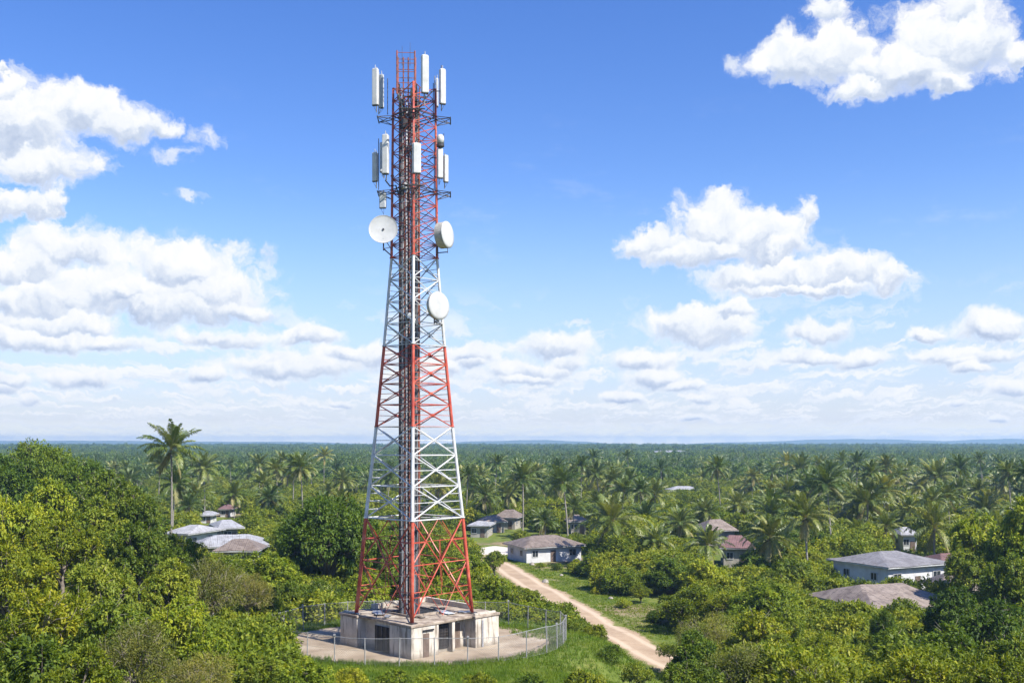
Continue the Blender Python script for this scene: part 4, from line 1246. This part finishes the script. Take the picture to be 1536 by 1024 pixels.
# ------------------------------------------------------------------ fill of the plain: individual palms and trees
def verge(x, y, r):
    if not 90 < y < 165: return False
    c_ = min(RC, key=lambda q: abs(q[1] - y))[0]
    return -3 - r < x - c_ < (9.5 if y < 140 else 7.5) + r
def hides_house(x, y, top, rad):
    u, v = proj(x, y, top); rp = rad * F / y
    for (hx, hy, hr, u0, u1, v0, v1) in HOUSES:
        if y < hy and hy < 300 and u + rp > u0 and u - rp < u1 and v < v1 - 1: return True
    return False
def blocked(x, y, zc, Rc, isp):
    if road_dist(x, y) < 4.2 or verge(x, y, Rc * .8): return True
    for (hx, hy, hr, u0, u1, v0, v1) in HOUSES:
        if math.hypot(x - hx, y - hy) < hr + Rc * (.35 if isp else .75): return True
        if y < hy:
            u, v = proj(x, y, zc); rp = Rc * F / y; vt = v - rp * .85
            if u + rp * .9 > u0 and u - rp * .9 < u1 and vt < v1 - 2 and v + rp > v0: return True
    # keep the verge, the sandy yard and the near slope open
    for (ax, ay, ar) in ((-4, 195, 10), (23.5, 132, 5), (12, 128, 4), (-8, 86, 18)):
        if math.hypot(x - ax, y - ay) < ar + Rc * .6: return True
    # sight line along the road
    if 0 < y < 168:
        u, v = proj(x, y, zc); rp = Rc * F / y
        for (rx, ry) in RC:
            if 94 < ry < 172 and ry > y:
                ru, rv = proj(rx, ry, T(rx, ry))
                if abs(u - ru) < rp * .9 + 6 and v - rp < rv < v + rp * 1.6: return True
    return False
LAND = [(-40, 'the dark crowns at the left edge', .0), (62, 'the tallest dark crown at far left', 0), (158, 'the bright tree left of the tall palm', 0), (255, 'the tall solitary palm', 0), (335, 'the white-roofed houses', 0),
        (424, 'the distant twin palms', 0), (492, 'the big mango tree', 0), (560, 'the left tower leg', 0), (618, 'the tower cable column', 0), (680, 'the right tower leg', 0),
        (735, 'the sandy yard', 0), (815, 'the white-walled house', 0), (862, 'the small flat tan roof', 0), (920, 'the big drooping palm', 0), (985, 'the palm with upright crown', 0), (1025, 'the long white far building', 0),
        (1060, 'the bright tree before the red roof', 0), (1103, 'the red-roofed house', 0), (1152, 'the low wide palm', 0), (1216, 'the palm left of the grey roof', 0), (1265, 'the left end of the grey roof', 0), (1311, 'the round palm above the grey roof', 0),
        (1360, 'the right half of the grey roof', 0), (1400, 'the tall high right palm', 0), (1440, 'the dark red roof', 0), (1480, 'the big bright right tree', 0), (1530, 'the right frame edge tree', 0)]
ORD = ['first', 'second', 'third', 'fourth', 'fifth', 'sixth', 'seventh', 'eighth', 'ninth', 'tenth', 'eleventh', 'twelfth', 'thirteenth', 'fourteenth', 'fifteenth', 'sixteenth', 'seventeenth', 'eighteenth', 'nineteenth', 'twentieth']
ORD += ['twenty-' + o for o in ORD[:9]] + ['thirtieth'] + ['thirty-' + o for o in ORD[:9]]
FILL = []
rf = random.Random(21)
def spaced_ok(x, y, r, grid, cell=6.0):
    i, j = int(x // cell), int(y // cell); k = int(r // cell) + 1
    for a in range(i - k, i + k + 1):
        for b in range(j - k, j + k + 1):
            for (px_, py_) in grid.get((a, b), ()):
                if math.hypot(px_ - x, py_ - y) < r: return False
    return True
grid = {}
def put(x, y, cell=6.0): grid.setdefault((int(x // cell), int(y // cell)), []).append((x, y))
for (_n, _r, x, y, zc, rr_) in PLACED: put(x, y)
tries = 0; npalm = ntree = 0
def sample_xy(y0, y1, p=1.0):
    y = (y0 ** 2 + rf.random() * (y1 ** 2 - y0 ** 2)) ** .5
    return rf.uniform(-.535, .535) * y, y
# broadleaf fill from 128 m
while ntree < 262 and tries < 30000:
    tries += 1
    x, y = sample_xy(128, 455)
    zt = T(x, y) + rf.uniform(3.6, 7.2); w = rf.uniform(6.5, 11.5)
    if not spaced_ok(x, y, w * .52, grid) or blocked(x, y, zt - 2, w / 2, False): continue
    if y < 160 and -75 < x < -28: zt += 1
    put(x, y); ntree += 1
    tint = rf.choice([G_N, G_DK, G_DK, G_BR, (.9, .95, 1.0), (1.12, 1.02, .8), (.85, .9, .95)])
    rt = tree_at('mid', x, y, zt, w, 'broadleaf_tree', None, 'tree', 'broadleaf trees of the plain', tint, None, .95)
    FILL.append(('tree', rt, x, y, w, tint))
tries = 0
while npalm < 225 and tries < 40000:
    tries += 1
    x, y = sample_xy(165, 430)
    if rf.random() < .25 and x < 0: continue
    H = rf.uniform(4.5, 11.0) if rf.random() < .75 else rf.uniform(10, 15)
    Rc = rf.uniform(2.6, 4.5); zc = T(x, y) + H
    if not spaced_ok(x, y, 4.6, grid) or blocked(x, y, zc, Rc, True): continue
    put(x, y); npalm += 1
    tint = rf.choice([(.62, .74, .7), (.85, .92, .85), (1.08, 1.0, .85), (.7, .8, .7)])
    rt = palm_at(x, y, zc, Rc, None, hi=(y < 340), tint=tint, nuts=False)
    FILL.append(('palm', rt, x, y, H, tint))
# labels: landmark by bearing, rank by distance, look by build
cells = {}
for f in FILL:
    u, v = proj(f[2], f[3], 0)
    li = min(range(len(LAND)), key=lambda k: abs(LAND[k][0] - u))
    cells.setdefault((f[0], li), []).append((f[3], u, f))
for (kind, li), lst in cells.items():
    lst.sort(key=lambda q: q[0])
    for i, (d, u, f) in enumerate(lst):
        rt = f[1]; name = LAND[li][1]
        if kind == 'palm':
            look = ('short ' if f[4] < 7 else 'tall ' if f[4] > 10.5 else '') + ('greyish-green' if f[5][0] < .9 else 'yellowish' if f[5][0] > 1.05 else 'green')
            rt['label'] = f'{look} coconut palm, {ORD[i]} one back beyond {name}'
        else:
            look = ('small ' if f[4] < 8 else 'broad ' if f[4] > 10 else '') + ('dark' if f[5][0] < .8 else 'pale' if f[5][0] > 1.05 else 'green')
            rt['label'] = f'{look} tree, {ORD[i]} back beyond {name}'
print('fill', ntree, npalm, len(FILL))

# ------------------------------------------------------------------ stuff: instanced far wood, undergrowth, grass
def scatter(name, pts, scales, meshes, mats_unused=None, color=(1, 1, 1), zsq=None):
    """pts (N,3); one object, geometry nodes instance the given mesh objects' geometry on its points"""
    n = len(pts)
    me = bpy.data.meshes.new(name)
    me.vertices.add(n); me.vertices.foreach_set('co', np.asarray(pts, dtype=np.float32).ravel())
    rg = np.random.default_rng(len(pts))
    a = me.attributes.new('sc', 'FLOAT_VECTOR', 'POINT'); a.data.foreach_set('vector', np.asarray(scales, dtype=np.float32).ravel())
    a = me.attributes.new('ro', 'FLOAT_VECTOR', 'POINT')
    ro = np.zeros((n, 3), dtype=np.float32); ro[:, 2] = rg.uniform(0, 6.28, n); ro[:, 0] = rg.normal(0, .06, n); a.data.foreach_set('vector', ro.ravel())
    a = me.attributes.new('ix', 'INT', 'POINT'); a.data.foreach_set('value', rg.integers(0, len(meshes), n).astype(np.int32))
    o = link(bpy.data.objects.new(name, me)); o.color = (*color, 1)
    ng = bpy.data.node_groups.new(name, 'GeometryNodeTree')
    ng.interface.new_socket('Geometry', in_out='INPUT', socket_type='NodeSocketGeometry')
    ng.interface.new_socket('Geometry', in_out='OUTPUT', socket_type='NodeSocketGeometry')
    gi = ng.nodes.new('NodeGroupInput'); go = ng.nodes.new('NodeGroupOutput')
    iop = ng.nodes.new('GeometryNodeInstanceOnPoints')
    jn = ng.nodes.new('GeometryNodeGeometryToInstance')
    for src in reversed(meshes):
        oi = ng.nodes.new('GeometryNodeObjectInfo'); oi.inputs[0].default_value = src; oi.inputs['As Instance'].default_value = False
        ng.links.new(oi.outputs['Geometry'], jn.inputs[0])
    def att(nm, typ):
        q = ng.nodes.new('GeometryNodeInputNamedAttribute'); q.data_type = typ; q.inputs[0].default_value = nm; return q.outputs[0]
    ng.links.new(gi.outputs[0], iop.inputs['Points'])
    ng.links.new(jn.outputs[0], iop.inputs['Instance'])
    iop.inputs['Pick Instance'].default_value = True
    ng.links.new(att('ix', 'INT'), iop.inputs['Instance Index'])
    ng.links.new(att('ro', 'FLOAT_VECTOR'), iop.inputs['Rotation'])
    ng.links.new(att('sc', 'FLOAT_VECTOR'), iop.inputs['Scale'])
    ng.links.new(iop.outputs[0], go.inputs[0])
    md = o.modifiers.new('scatter', 'NODES'); md.node_group = ng
    tagit(o, kind='stuff')
    return o
def crowns_of(meshes):
    """real objects already in the scene that use these meshes (for the instancer to read)"""
    out = []
    for m_ in meshes:
        for ob in COL.objects:
            if ob.type == 'MESH' and ob.data == m_: out.append(ob); break
    return out
# one real far tree / far palm of every sort stands where the wood begins, the wood repeats their crowns
far_src = []; palm_src = []
for i in range(4):
    me, tm, Rr, Rz, H = KIND['far'][i]
    x, y = (-200 + i * 120, 480)
    rt = empty('broadleaf_tree', (x, y, T(x, y))); tagit(rt, 'hazy round tree at the near edge of the far wood, ' + ['leftmost of four', 'second of four from left', 'third of four from left', 'rightmost of four'][i], 'tree', 'broadleaf trees of the plain')
    c = link(bpy.data.objects.new('crown', me), rt); c.location = (0, 0, 4.5); t = link(bpy.data.objects.new('trunk', tm), rt); t.location = (0, 0, 4.5)
    far_src.append(c)
for i in range(3):
    x, y = (-150 + i * 120, 485)
    rt = empty('palm_tree', (x, y, T(x, y))); tagit(rt, 'hazy palm at the near edge of the far wood, ' + ['leftmost', 'middle', 'rightmost'][i] + ' of three', 'palm tree', 'coconut palms across the plain')
    c = link(bpy.data.objects.new('crown', PALM_LO[i]), rt); c.location = (0, 0, 11.5); t = link(bpy.data.objects.new('trunk', PTRUNK[2][0]), rt)
    palm_src.append(c)

rg = np.random.default_rng(99)
def fan(n, y0, y1, side=.85, seed=0):
    rg = np.random.default_rng(seed)
    y = np.sqrt(y0 ** 2 + rg.random(n) * (y1 ** 2 - y0 ** 2)); x = rg.uniform(-side, side, n) * y
    return x, y
def tz(x, y): return np.array([T(float(a), float(b)) for a, b in zip(x, y)])
# far wood 450 m - 3.2 km, thinner sampling but larger clumps farther out
P = []; S = []
for (n, y0, y1, s) in ((2700, 440, 700, 1.0), (10500, 700, 1500, 1.15), (17500, 1500, 3300, 1.6)):
    x, y = fan(n, y0, y1, seed=n); z = tz(x, y) if y0 < 1000 else np.full(n, -4.0) + .9 * np.sin(x * .006) * np.cos(y * .004)
    sc = s * rg.uniform(.75, 1.35, n)
    P.append(np.stack([x, y, z + 2.6 * sc + rg.uniform(0, 2.6, n)], 1)); S.append(np.stack([sc, sc, sc * rg.uniform(.8, 1.15, n)], 1))
scatter('far_wood', np.concatenate(P), np.concatenate(S), far_src, color=(.62, .78, .90))  # blue tint paints part of the distance haze into the leaves
P = []; S = []
for (n, y0, y1, s) in ((900, 455, 700, .85), (1200, 700, 1300, .9)):
    x, y = fan(n, y0, y1, seed=n + 1); z = tz(x, y) if y0 < 1000 else np.full(n, -4.0)
    sc = s * rg.uniform(.8, 1.15, n)
    P.append(np.stack([x, y, z + rg.uniform(6.5, 12.5, n)], 1)); S.append(np.stack([sc, sc, sc], 1))
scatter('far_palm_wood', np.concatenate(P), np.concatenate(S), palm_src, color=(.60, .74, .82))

# understorey between the trees of the plain
bush_src = []
for me, *_ in KIND['shrub']:
    for ob in COL.objects:
        if ob.type == 'MESH' and ob.data == me: bush_src.append(ob); break
mid_src = []
for me, *_ in KIND['mid']:
    for ob in COL.objects:
        if ob.type == 'MESH' and ob.data == me: mid_src.append(ob); break
def open_ground(x, y, r=1.5):
    if road_dist(x, y) < 3.2 + r: return True
    for (hx, hy, hr, *_q) in HOUSES:
        if math.hypot(x - hx, y - hy) < hr - .6 + r * .5: return True
    if math.hypot((x + 8) / 14.0, (y - 85.8) / 11.2) < 1 + r / 14: return True
    for (ax, ay, ar) in ((-4, 195, 8.5), (-6, 178, 3), (23.5, 132, 4)):
        if math.hypot(x - ax, y - ay) < ar + r: return True
    return False
P = []; S = []
def sight_road(x, y, h):
    # would a bush of height h hide the road or its verge
    if y < 70 or y > 168: return False
    u, v = proj(x, y, T(x, y) + h)
    for (rx, ry) in RC:
        if 94 < ry < 172 and ry > y:
            ru, rv = proj(rx, ry, T(rx, ry))
            if abs(u - ru) < 34 + (10 if u > ru else 0) and v < rv + 4: return True
    return False
rs = random.Random(5)
for _ in range(4000):
    y = (95 ** 2 + rs.random() * (450 ** 2 - 95 ** 2)) ** .5 if rs.random() < .6 else rs.uniform(95, 260); x = rs.uniform(-.58, .58) * y
    s = rs.uniform(.9, 2.3) * (1 if y < 160 else 1.35)
    if open_ground(x, y, s * 1.3) or (verge(x, y, s * .8) and rs.random() < .93) or sight_road(x, y, s * 1.6) or hides_house(x, y, T(x, y) + s * 2.0, s * 1.5): continue
    bad = False
    if rs.random() < .3 and -8 < x - (14 - (y - 100) * .2) < 12 and y < 175: bad = True
    if bad: continue
    P.append((x, y, T(x, y) + .75 * s)); S.append((s, s, s * rs.uniform(.8, 1.2)))
# thicket under the near crowns, left and right
for _ in range(1500):
    side = rs.random()
    y = rs.uniform(36, 130)
    x = rs.uniform(-.60 * y, -8 - .12 * y) if side < .5 else rs.uniform(10 + .1 * y, .60 * y)
    s = rs.uniform(1.0, 2.0)
    if open_ground(x, y, s * 1.4) or sight_road(x, y, s * 1.8): continue
    u, v = proj(x, y, T(x, y) + s)
    if 430 < u < 1000 and v > 940: continue
    P.append((x, y, T(x, y) + .75 * s)); S.append((s, s, s * rs.uniform(.9, 1.4)))
for _ in range(900):
    y = rs.uniform(90, 450); x = rs.choice((-1, 1)) * rs.uniform(.56, .85) * y; s = rs.uniform(1.6, 4.2)
    P.append((x, y, T(x, y) + .75 * s)); S.append((s, s, s))
scatter('undergrowth', np.array(P), np.array(S), bush_src, color=(1.0, 1.0, .9))
# climbing thicket between bank and fence, right slope
P = []; S = []
for _ in range(420):
    u = rs.uniform(640, 880); t_ = (u - 640) / 240; d = rs.uniform(97.5, 124 - 18 * t_)
    x, y, _z = W(u, 0, d); s = rs.uniform(.7, 1.3)
    if open_ground(x, y, s * 1.4) or sight_road(x, y, s * 1.5): continue
    P.append((x, y, T(x, y) + .6 * s)); S.append((s, s, s))
scatter('bank_thicket', np.array(P), np.array(S), bush_src, color=(1.15, 1.15, .8))

# grass -----------------------------------------------------------------
def blades(name, pts, h, wd, nb, tone0, color=(1, 1, 1)):
    rg = np.random.default_rng(len(pts))
    n = len(pts) * nb
    p = np.repeat(np.asarray(pts), nb, 0); p = p + np.stack([rg.normal(0, .12, n), rg.normal(0, .12, n), np.zeros(n)], 1)
    a = rg.uniform(0, 2 * PI, n); hh = h * rg.uniform(.5, 1.3, n); w = wd * rg.uniform(.7, 1.3, n)
    sd = np.stack([np.cos(a), np.sin(a), np.zeros(n)], 1) * w[:, None]
    ln = np.stack([rg.normal(0, .45, n), rg.normal(0, .45, n), np.ones(n)], 1); ln = unit(ln) * hh[:, None]
    dn = np.array([0, 0, .03])
    v = np.stack([p - sd - dn, p + sd - dn, p + ln + sd * .15, p + ln - sd * .15], 1).reshape(-1, 3)
    q = np.arange(4 * n).reshape(-1, 4)
    patch_ = np.array([mnoise.noise(Vector((float(a_[0]) * .35, float(a_[1]) * .35, 0))) for a_ in pts])
    tone = np.clip(tone0 + np.repeat(patch_, nb) * .55 + rg.normal(0, .12, n), 0, 1)
    o = link(bpy.data.objects.new(name, npmesh(name, v, q, tone, np.zeros(n), ['grass_blade']))); o.color = (*color, 1)
    return tagit(o, kind='stuff')
pts = []
while len(pts) < 26000:
    y = rs.uniform(60, 99); x = rs.uniform(-.36 * y, .36 * y)
    pr_ = math.hypot((x + 8) / 12.0, (y - 85.8) / 9.6)
    if pr_ < .93 + .08 * mnoise.noise(Vector((x * .5, y * .5, 9))) and not (x > -3 and y > 86.5 and pr_ > .80 + .1 * mnoise.noise(Vector((x * .7, y * .7, 4)))): continue
    if road_dist(x, y) < 2.6: continue
    if y > 78 and rs.random() < .5: continue
    pts.append((x, y, max(T(x, y), .12 if math.hypot((x + 8) / 12.0, (y - 85.8) / 9.6) < 1.02 else -9)))
blades('grass', pts, .30, .022, 9, .5)
pts = []
while len(pts) < 14000:
    y = rs.uniform(96, 190); c_ = min(RC, key=lambda q: abs(q[1] - y))[0]; x = c_ + rs.uniform(-11, 12)
    if road_dist(x, y) < 2.15 or open_ground(x, y, -1.0): continue
    if mnoise.noise(Vector((x * .2, y * .2, 5))) < -.25 and rs.random() < .8: continue
    pts.append((x, y, T(x, y)))
blades('verge_grass', pts, .16, .035, 7, .45, (1.15, 1.05, .9))
# a few weeds inside the compound
pts = []
while len(pts) < 700:
    a = rs.uniform(0, 2 * PI); r = rs.uniform(.86, 1.0)
    pts.append((PADC[0] + 12.9 * r * math.cos(a), PADC[1] + 10.3 * r * math.sin(a), .12))
blades('pad_weeds', pts, .22, .02, 8, .4)

# far hills
mb = MB()
def ridge(x0, x1, y, h, seed, name):
    m = MB(); n = 90; rows = 6
    for j in range(rows):
        f = j / (rows - 1)
        for i in range(n + 1):
            t = i / n; x = x0 + (x1 - x0) * t
            hh = h * math.sin(PI * t) ** .6 * (.62 + .38 * mnoise.noise(Vector((x * .0012, seed, 0))) + .16 * mnoise.noise(Vector((x * .005, seed, 2))))
            m.v.append((x, y + 900 * f, -6 + max(0, hh) * math.sin(PI * (f * .5 if f < 1 else .5))))
    for j in range(rows - 1):
        for i in range(n):
            a = j * (n + 1) + i; m.f.append((a, a + 1, a + n + 2, a + n + 1)); m.mi.append(0)
    tagit(m.build(name, 'ground', sm=True), kind='structure')
ridge(-500, 700, 6300, 56, 2.2, 'hill')
ridge(1200, 4200, 6300, 62, 7.7, 'hill')
ridge(-4500, -900, 6300, 40, 4.7, 'hill')
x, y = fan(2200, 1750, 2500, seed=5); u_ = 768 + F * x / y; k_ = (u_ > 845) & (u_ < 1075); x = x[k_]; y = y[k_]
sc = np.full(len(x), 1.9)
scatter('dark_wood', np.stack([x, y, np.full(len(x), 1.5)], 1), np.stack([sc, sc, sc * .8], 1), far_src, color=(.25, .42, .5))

# ------------------------------------------------------------------ camera
cam = bpy.data.cameras.new('camera'); co = link(bpy.data.objects.new('camera', cam))
co.location = (0, 0, CZ); co.rotation_euler = (R(90), 0, 0)
cam.lens = 36.0; cam.sensor_width = 36.0; cam.shift_y = (HV - 512) / 1536.0
cam.clip_start = .5; cam.clip_end = 40000
SC.camera = co

# ------------------------------------------------------------------ light
SUN_AZ, SUN_EL = R(126), R(49)       # clockwise from the view direction (+Y)
S_ = Vector((math.sin(SUN_AZ) * math.cos(SUN_EL), math.cos(SUN_AZ) * math.cos(SUN_EL), math.sin(SUN_EL)))
sun = bpy.data.lights.new('sun', 'SUN'); so = link(bpy.data.objects.new('sun', sun))
sun.energy = 5.0; sun.angle = R(.5); sun.color = (1.0, .955, .88)
so.rotation_euler = S_.to_track_quat('Z', 'Y').to_euler(); so.location = (60, -40, 90)

# ------------------------------------------------------------------ sky with clouds
w = bpy.data.worlds.new('World'); SC.world = w; w.use_nodes = True
w.node_tree.nodes.clear(); t = NT(w.node_tree)
wo = t.n('ShaderNodeOutputWorld'); bg = t.n('ShaderNodeBackground')
sky = t.n('ShaderNodeTexSky', sky_type='NISHITA'); sky.sun_disc = False
sky.sun_elevation = SUN_EL; sky.sun_rotation = SUN_AZ; sky.altitude = 0; sky.air_density = 1.0; sky.dust_density = .3; sky.ozone_density = 2.0
gen = t.n('ShaderNodeTexCoord').outputs['Generated']
sx = t.n('ShaderNodeSeparateXYZ'); t.set(sx.inputs[0], gen); X_, Y_, Z_ = sx.outputs
az = t.m('ARCTAN2', X_, Y_)
hyp = t.m('SQRT', t.m('ADD', t.m('MULTIPLY', X_, X_), t.m('MULTIPLY', Y_, Y_)))
el = t.m('DIVIDE', Z_, t.m('MAXIMUM', hyp, .02))
# big fair-weather clouds: (u, v, ru, rv) on the photograph, turned into bearings and elevations
BLOBS = [
 (1190,88,62,42),(1250,75,62,48),(1325,98,85,45),(1400,62,80,58),(1458,58,62,58),(1240,18,36,24),(1440,16,60,34),(1415,122,52,22),(1290,132,62,18),(1370,100,90,42),(1531,84,18,20),
 (985,362,62,24),(1072,332,66,48),(1145,352,72,42),(1210,325,20,26),(1050,378,95,26),(1180,372,60,22),
 (1110,418,72,20),(1190,412,92,30),(1270,405,82,28),(1330,415,46,18),(1200,434,130,14),
 (25,180,110,72),(128,165,58,38),(185,190,62,26),(238,190,30,18),(60,248,95,34),(12,128,28,32),(3,100,10,10),(25,302,62,24),(80,300,32,16),
 (105,372,92,38),(35,400,84,40),(268,398,108,50),(328,432,80,48),(180,432,125,50),(55,452,110,35),(250,462,155,30),(372,470,62,16),(95,488,115,20),(160,514,60,14),(50,510,95,18),
 (330,508,82,13),(470,504,62,15),(430,548,115,24),(120,568,74,18),(310,563,42,13),(520,530,52,18),
 (700,530,52,14),(825,518,66,25),(800,555,94,17),(985,566,50,18),(1040,490,92,30),(1100,468,46,14),(1225,498,62,21),(1390,504,32,13),(1480,490,62,27),(1450,534,115,13),(1220,534,84,11),
]
BLOBS += [(-300,250,170,60),(-480,420,190,50),(-260,470,150,30),(1820,190,140,60),(2050,430,170,45),(1760,470,120,28)]
rb = random.Random(12)
for _ in range(26):
    v_ = rb.uniform(535, 628); k_ = (660 - v_) / 110
    BLOBS.append((rb.uniform(-40, 1580), v_, rb.uniform(22, 60) * (.5 + k_ * .6), (4 + 11 * k_) * rb.uniform(.7, 1.2)))
def blob_field(group_vec, blobs=None, want_h=False):
    """soft union of ellipses; optionally how high inside its puff a point lies (-1 base .. 1 top)"""
    acc = (0.0, 0.0, 1e-9)
    g1 = t.v('ADD', t.v('MULTIPLY', group_vec, (1, 1, 0)), (0, 0, 1))
    for (u, v, ru, rv) in (blobs or BLOBS):
        a = math.atan((u - 768) / F); ca = math.cos(a); e = (HV - v) / F * ca
        ra = 1.05 * ru / F * ca * ca; re = 1.07 * rv / F * ca
        q = t.v('MULTIPLY_ADD', g1, (1 / ra, 1 / re, 1), (-a / ra, -e / re, 0))
        wgt = t.m('POWER', t.m('MAXIMUM', t.m('SUBTRACT', t.v('DOT_PRODUCT', q, q), 1.0), .06), -3.5)
        acc = t.v('ADD', t.v('SCALE', q, scale=wgt), acc)
    sp = t.n('ShaderNodeSeparateXYZ'); t.set(sp.inputs[0], acc)
    L_ = t.m('POWER', sp.outputs[2], -1 / 7.0)
    return (L_, t.m('DIVIDE', sp.outputs[1], sp.outputs[2])) if want_h else L_
cmb = t.n('ShaderNodeCombineXYZ'); t.set(cmb.inputs[0], az); t.set(cmb.inputs[1], el)
P0 = cmb.outputs[0]
def fb(vec, scale, det, rough=.6):
    nd = t.n('ShaderNodeTexNoise', noise_dimensions='2D'); t.set(nd.inputs['Vector'], vec)
    nd.inputs['Scale'].default_value = scale; nd.inputs['Detail'].default_value = det; nd.inputs['Roughness'].default_value = rough
    return nd
wn = fb(P0, 26, 5, .6)
wv = t.v('SCALE', t.v('SUBTRACT', wn.outputs['Color'], (.5, .5, .5)), scale=t.rng(el, .01, .17, .010, .040))
P1 = t.v('ADD', P0, wv)
nz = fb(P1, 34, 9, .60).outputs['Fac']
L0, H0 = blob_field(P1, None, True)
D0 = t.m('ADD', t.m('SUBTRACT', 1.02, L0), t.m('MULTIPLY_ADD', nz, 1.25, -.625))
nz1 = fb(t.v('ADD', P1, (.005, .008, 0)), 34, 5, .60).outputs['Fac']
alpha = t.rng(D0, -.10, .42)
# sunlit tops and flat grey-blue bases; billows lit from the sun's side
lit = t.rng(t.m('ADD', H0, t.m('MULTIPLY_ADD', nz, .7, -.35)), -.75, .35, .16, .93)
lit = t.m('ADD', lit, t.m('MULTIPLY', t.m('SUBTRACT', nz, nz1), .8), clamp=True)
edge = t.rng(D0, .45, .02, 0, .30)
lit = t.m('ADD', lit, edge, clamp=True)
# low banks of cloud rows nearer the horizon, seen as layers in perspective
wn3 = fb(P0, 60, 4, .6); sepw = t.n('ShaderNodeSeparateXYZ'); t.set(sepw.inputs[0], t.v('SCALE', t.v('SUBTRACT', wn3.outputs['Color'], (.5, .5, .5)), scale=.035))
ec = t.m('MAXIMUM', t.m('ADD', el, t.m('MULTIPLY', sepw.outputs[1], .45)), .004)
inv = t.m('DIVIDE', 1.0, t.m('ADD', ec, .035))
pl = t.n('ShaderNodeCombineXYZ'); t.set(pl.inputs[0], t.m('MULTIPLY', t.m('ADD', az, t.m('MULTIPLY', sepw.outputs[0], 1.0)), t.m('MULTIPLY', inv, 1.7))); t.set(pl.inputs[1], t.m('MULTIPLY', inv, .55))
r1 = fb(pl.outputs[0], .95, 8, .62).outputs['Fac']
r1b = fb(t.v('ADD', pl.outputs[0], (.10, -.30, 0)), .95, 5, .62).outputs['Fac']
band = t.m('MULTIPLY', t.rng(el, .16, .085), t.rng(el, .0, .03, .4, 1))
rowsa = t.m('MULTIPLY', t.rng(t.m('MULTIPLY_ADD', t.rng(el, .13, .03), .07, r1), .50, .64), band)
lit2 = t.m('MULTIPLY_ADD', t.m('SUBTRACT', r1, r1b), 1.5, .76, clamp=True)
# wisps
wsp = t.m('MULTIPLY', t.rng(fb(t.v('MULTIPLY', P0, (1, 2.6, 1)), 9, 8, .7).outputs['Fac'], .55, .85), t.rng(el, .38, .1, 0, .30))
litc = t.mix(alpha, lit2, lit)
cloudcol = t.ramp(litc, [(0.0, (0.268, 0.319, 0.426)), (.35, (0.370, 0.416, 0.500)), (.7, (0.509, 0.532, 0.564)), (1.0, (0.578, 0.578, 0.578))])
skyc = t.mix(1.0, sky.outputs[0], (.114, .114, .114), 'MULTIPLY')
hsv = t.n('ShaderNodeHueSaturation'); hsv.inputs['Saturation'].default_value = 1.32; hsv.inputs['Hue'].default_value = .518; hsv.inputs['Value'].default_value = 1.0
t.set(hsv.inputs['Color'], skyc); skyc = t.mix(t.rng(el, .27, -.03, 0, .97), hsv.outputs[0], t.ramp(t.m('MULTIPLY', el, 5.0, clamp=True), [(0.0, (1.08, 0.97, 0.66)), (.05, (0.62, 0.61, 0.55)), (.10, (0.439, 0.458, 0.509)), (.3, (0.347, 0.402, 0.536)), (1.0, (0.250, 0.356, 0.611))]))
tot = t.m('MAXIMUM', alpha, t.m('MULTIPLY', rowsa, .88)); tot = t.m('MAXIMUM', tot, wsp)
WISP = [(305,205,46,26),(258,236,34,16),(280,290,46,12),(1112,90,26,20),(868,485,42,8),(30,110,36,22),(75,128,30,20),(1350,425,50,18),(395,390,26,30),(1500,100,50,30)]
wb = t.m('SUBTRACT', 1.0, blob_field(P1, WISP))
wn2 = fb(P1, 48, 6, .7).outputs['Fac']
tot = t.m('MAXIMUM', tot, t.m('MULTIPLY', t.rng(t.m('ADD', wb, t.m('MULTIPLY_ADD', wn2, 1.6, -.95)), 0, .9), .85))
fin = t.mix(tot, skyc, cloudcol)
fin10 = t.v('SCALE', fin, scale=10.0)
t.set(bg.inputs[0], fin10); bg.inputs[1].default_value = .1
t.t.links.new(bg.outputs[0], wo.inputs[0])
w.cycles.sampling_method = 'MANUAL'; w.cycles.sample_map_resolution = 512

# ------------------------------------------------------------------ air
m = MB(); m.box((0, 3600, 23.0), (18000, 9000, 58.0))
hz = m.build('haze', [])
hm = bpy.data.materials.new('air'); hm.use_nodes = True; hm.node_tree.nodes.clear(); ht = NT(hm.node_tree)
ho = ht.n('ShaderNodeOutputMaterial'); pv = ht.n('ShaderNodeVolumePrincipled')
pv.inputs['Color'].default_value = (.42, .68, 1.0, 1); pv.inputs['Density'].default_value = 1.9e-4; pv.inputs['Anisotropy'].default_value = .2
ht.t.links.new(pv.outputs[0], ho.inputs['Volume'])
hz.data.materials.append(hm); tagit(hz, kind='stuff')

# ------------------------------------------------------------------ render settings
SC.view_settings.view_transform = 'Standard'; SC.view_settings.look = 'None'; SC.view_settings.exposure = 0.84; SC.view_settings.gamma = 1
SC.render.engine = 'CYCLES'
c = SC.cycles
c.max_bounces = 4; c.diffuse_bounces = 1; c.glossy_bounces = 1; c.transmission_bounces = 2; c.volume_bounces = 0; c.transparent_max_bounces = 4
c.caustics_reflective = False; c.caustics_refractive = False
c.use_adaptive_sampling = True; c.adaptive_threshold = .02
c.use_denoising = True
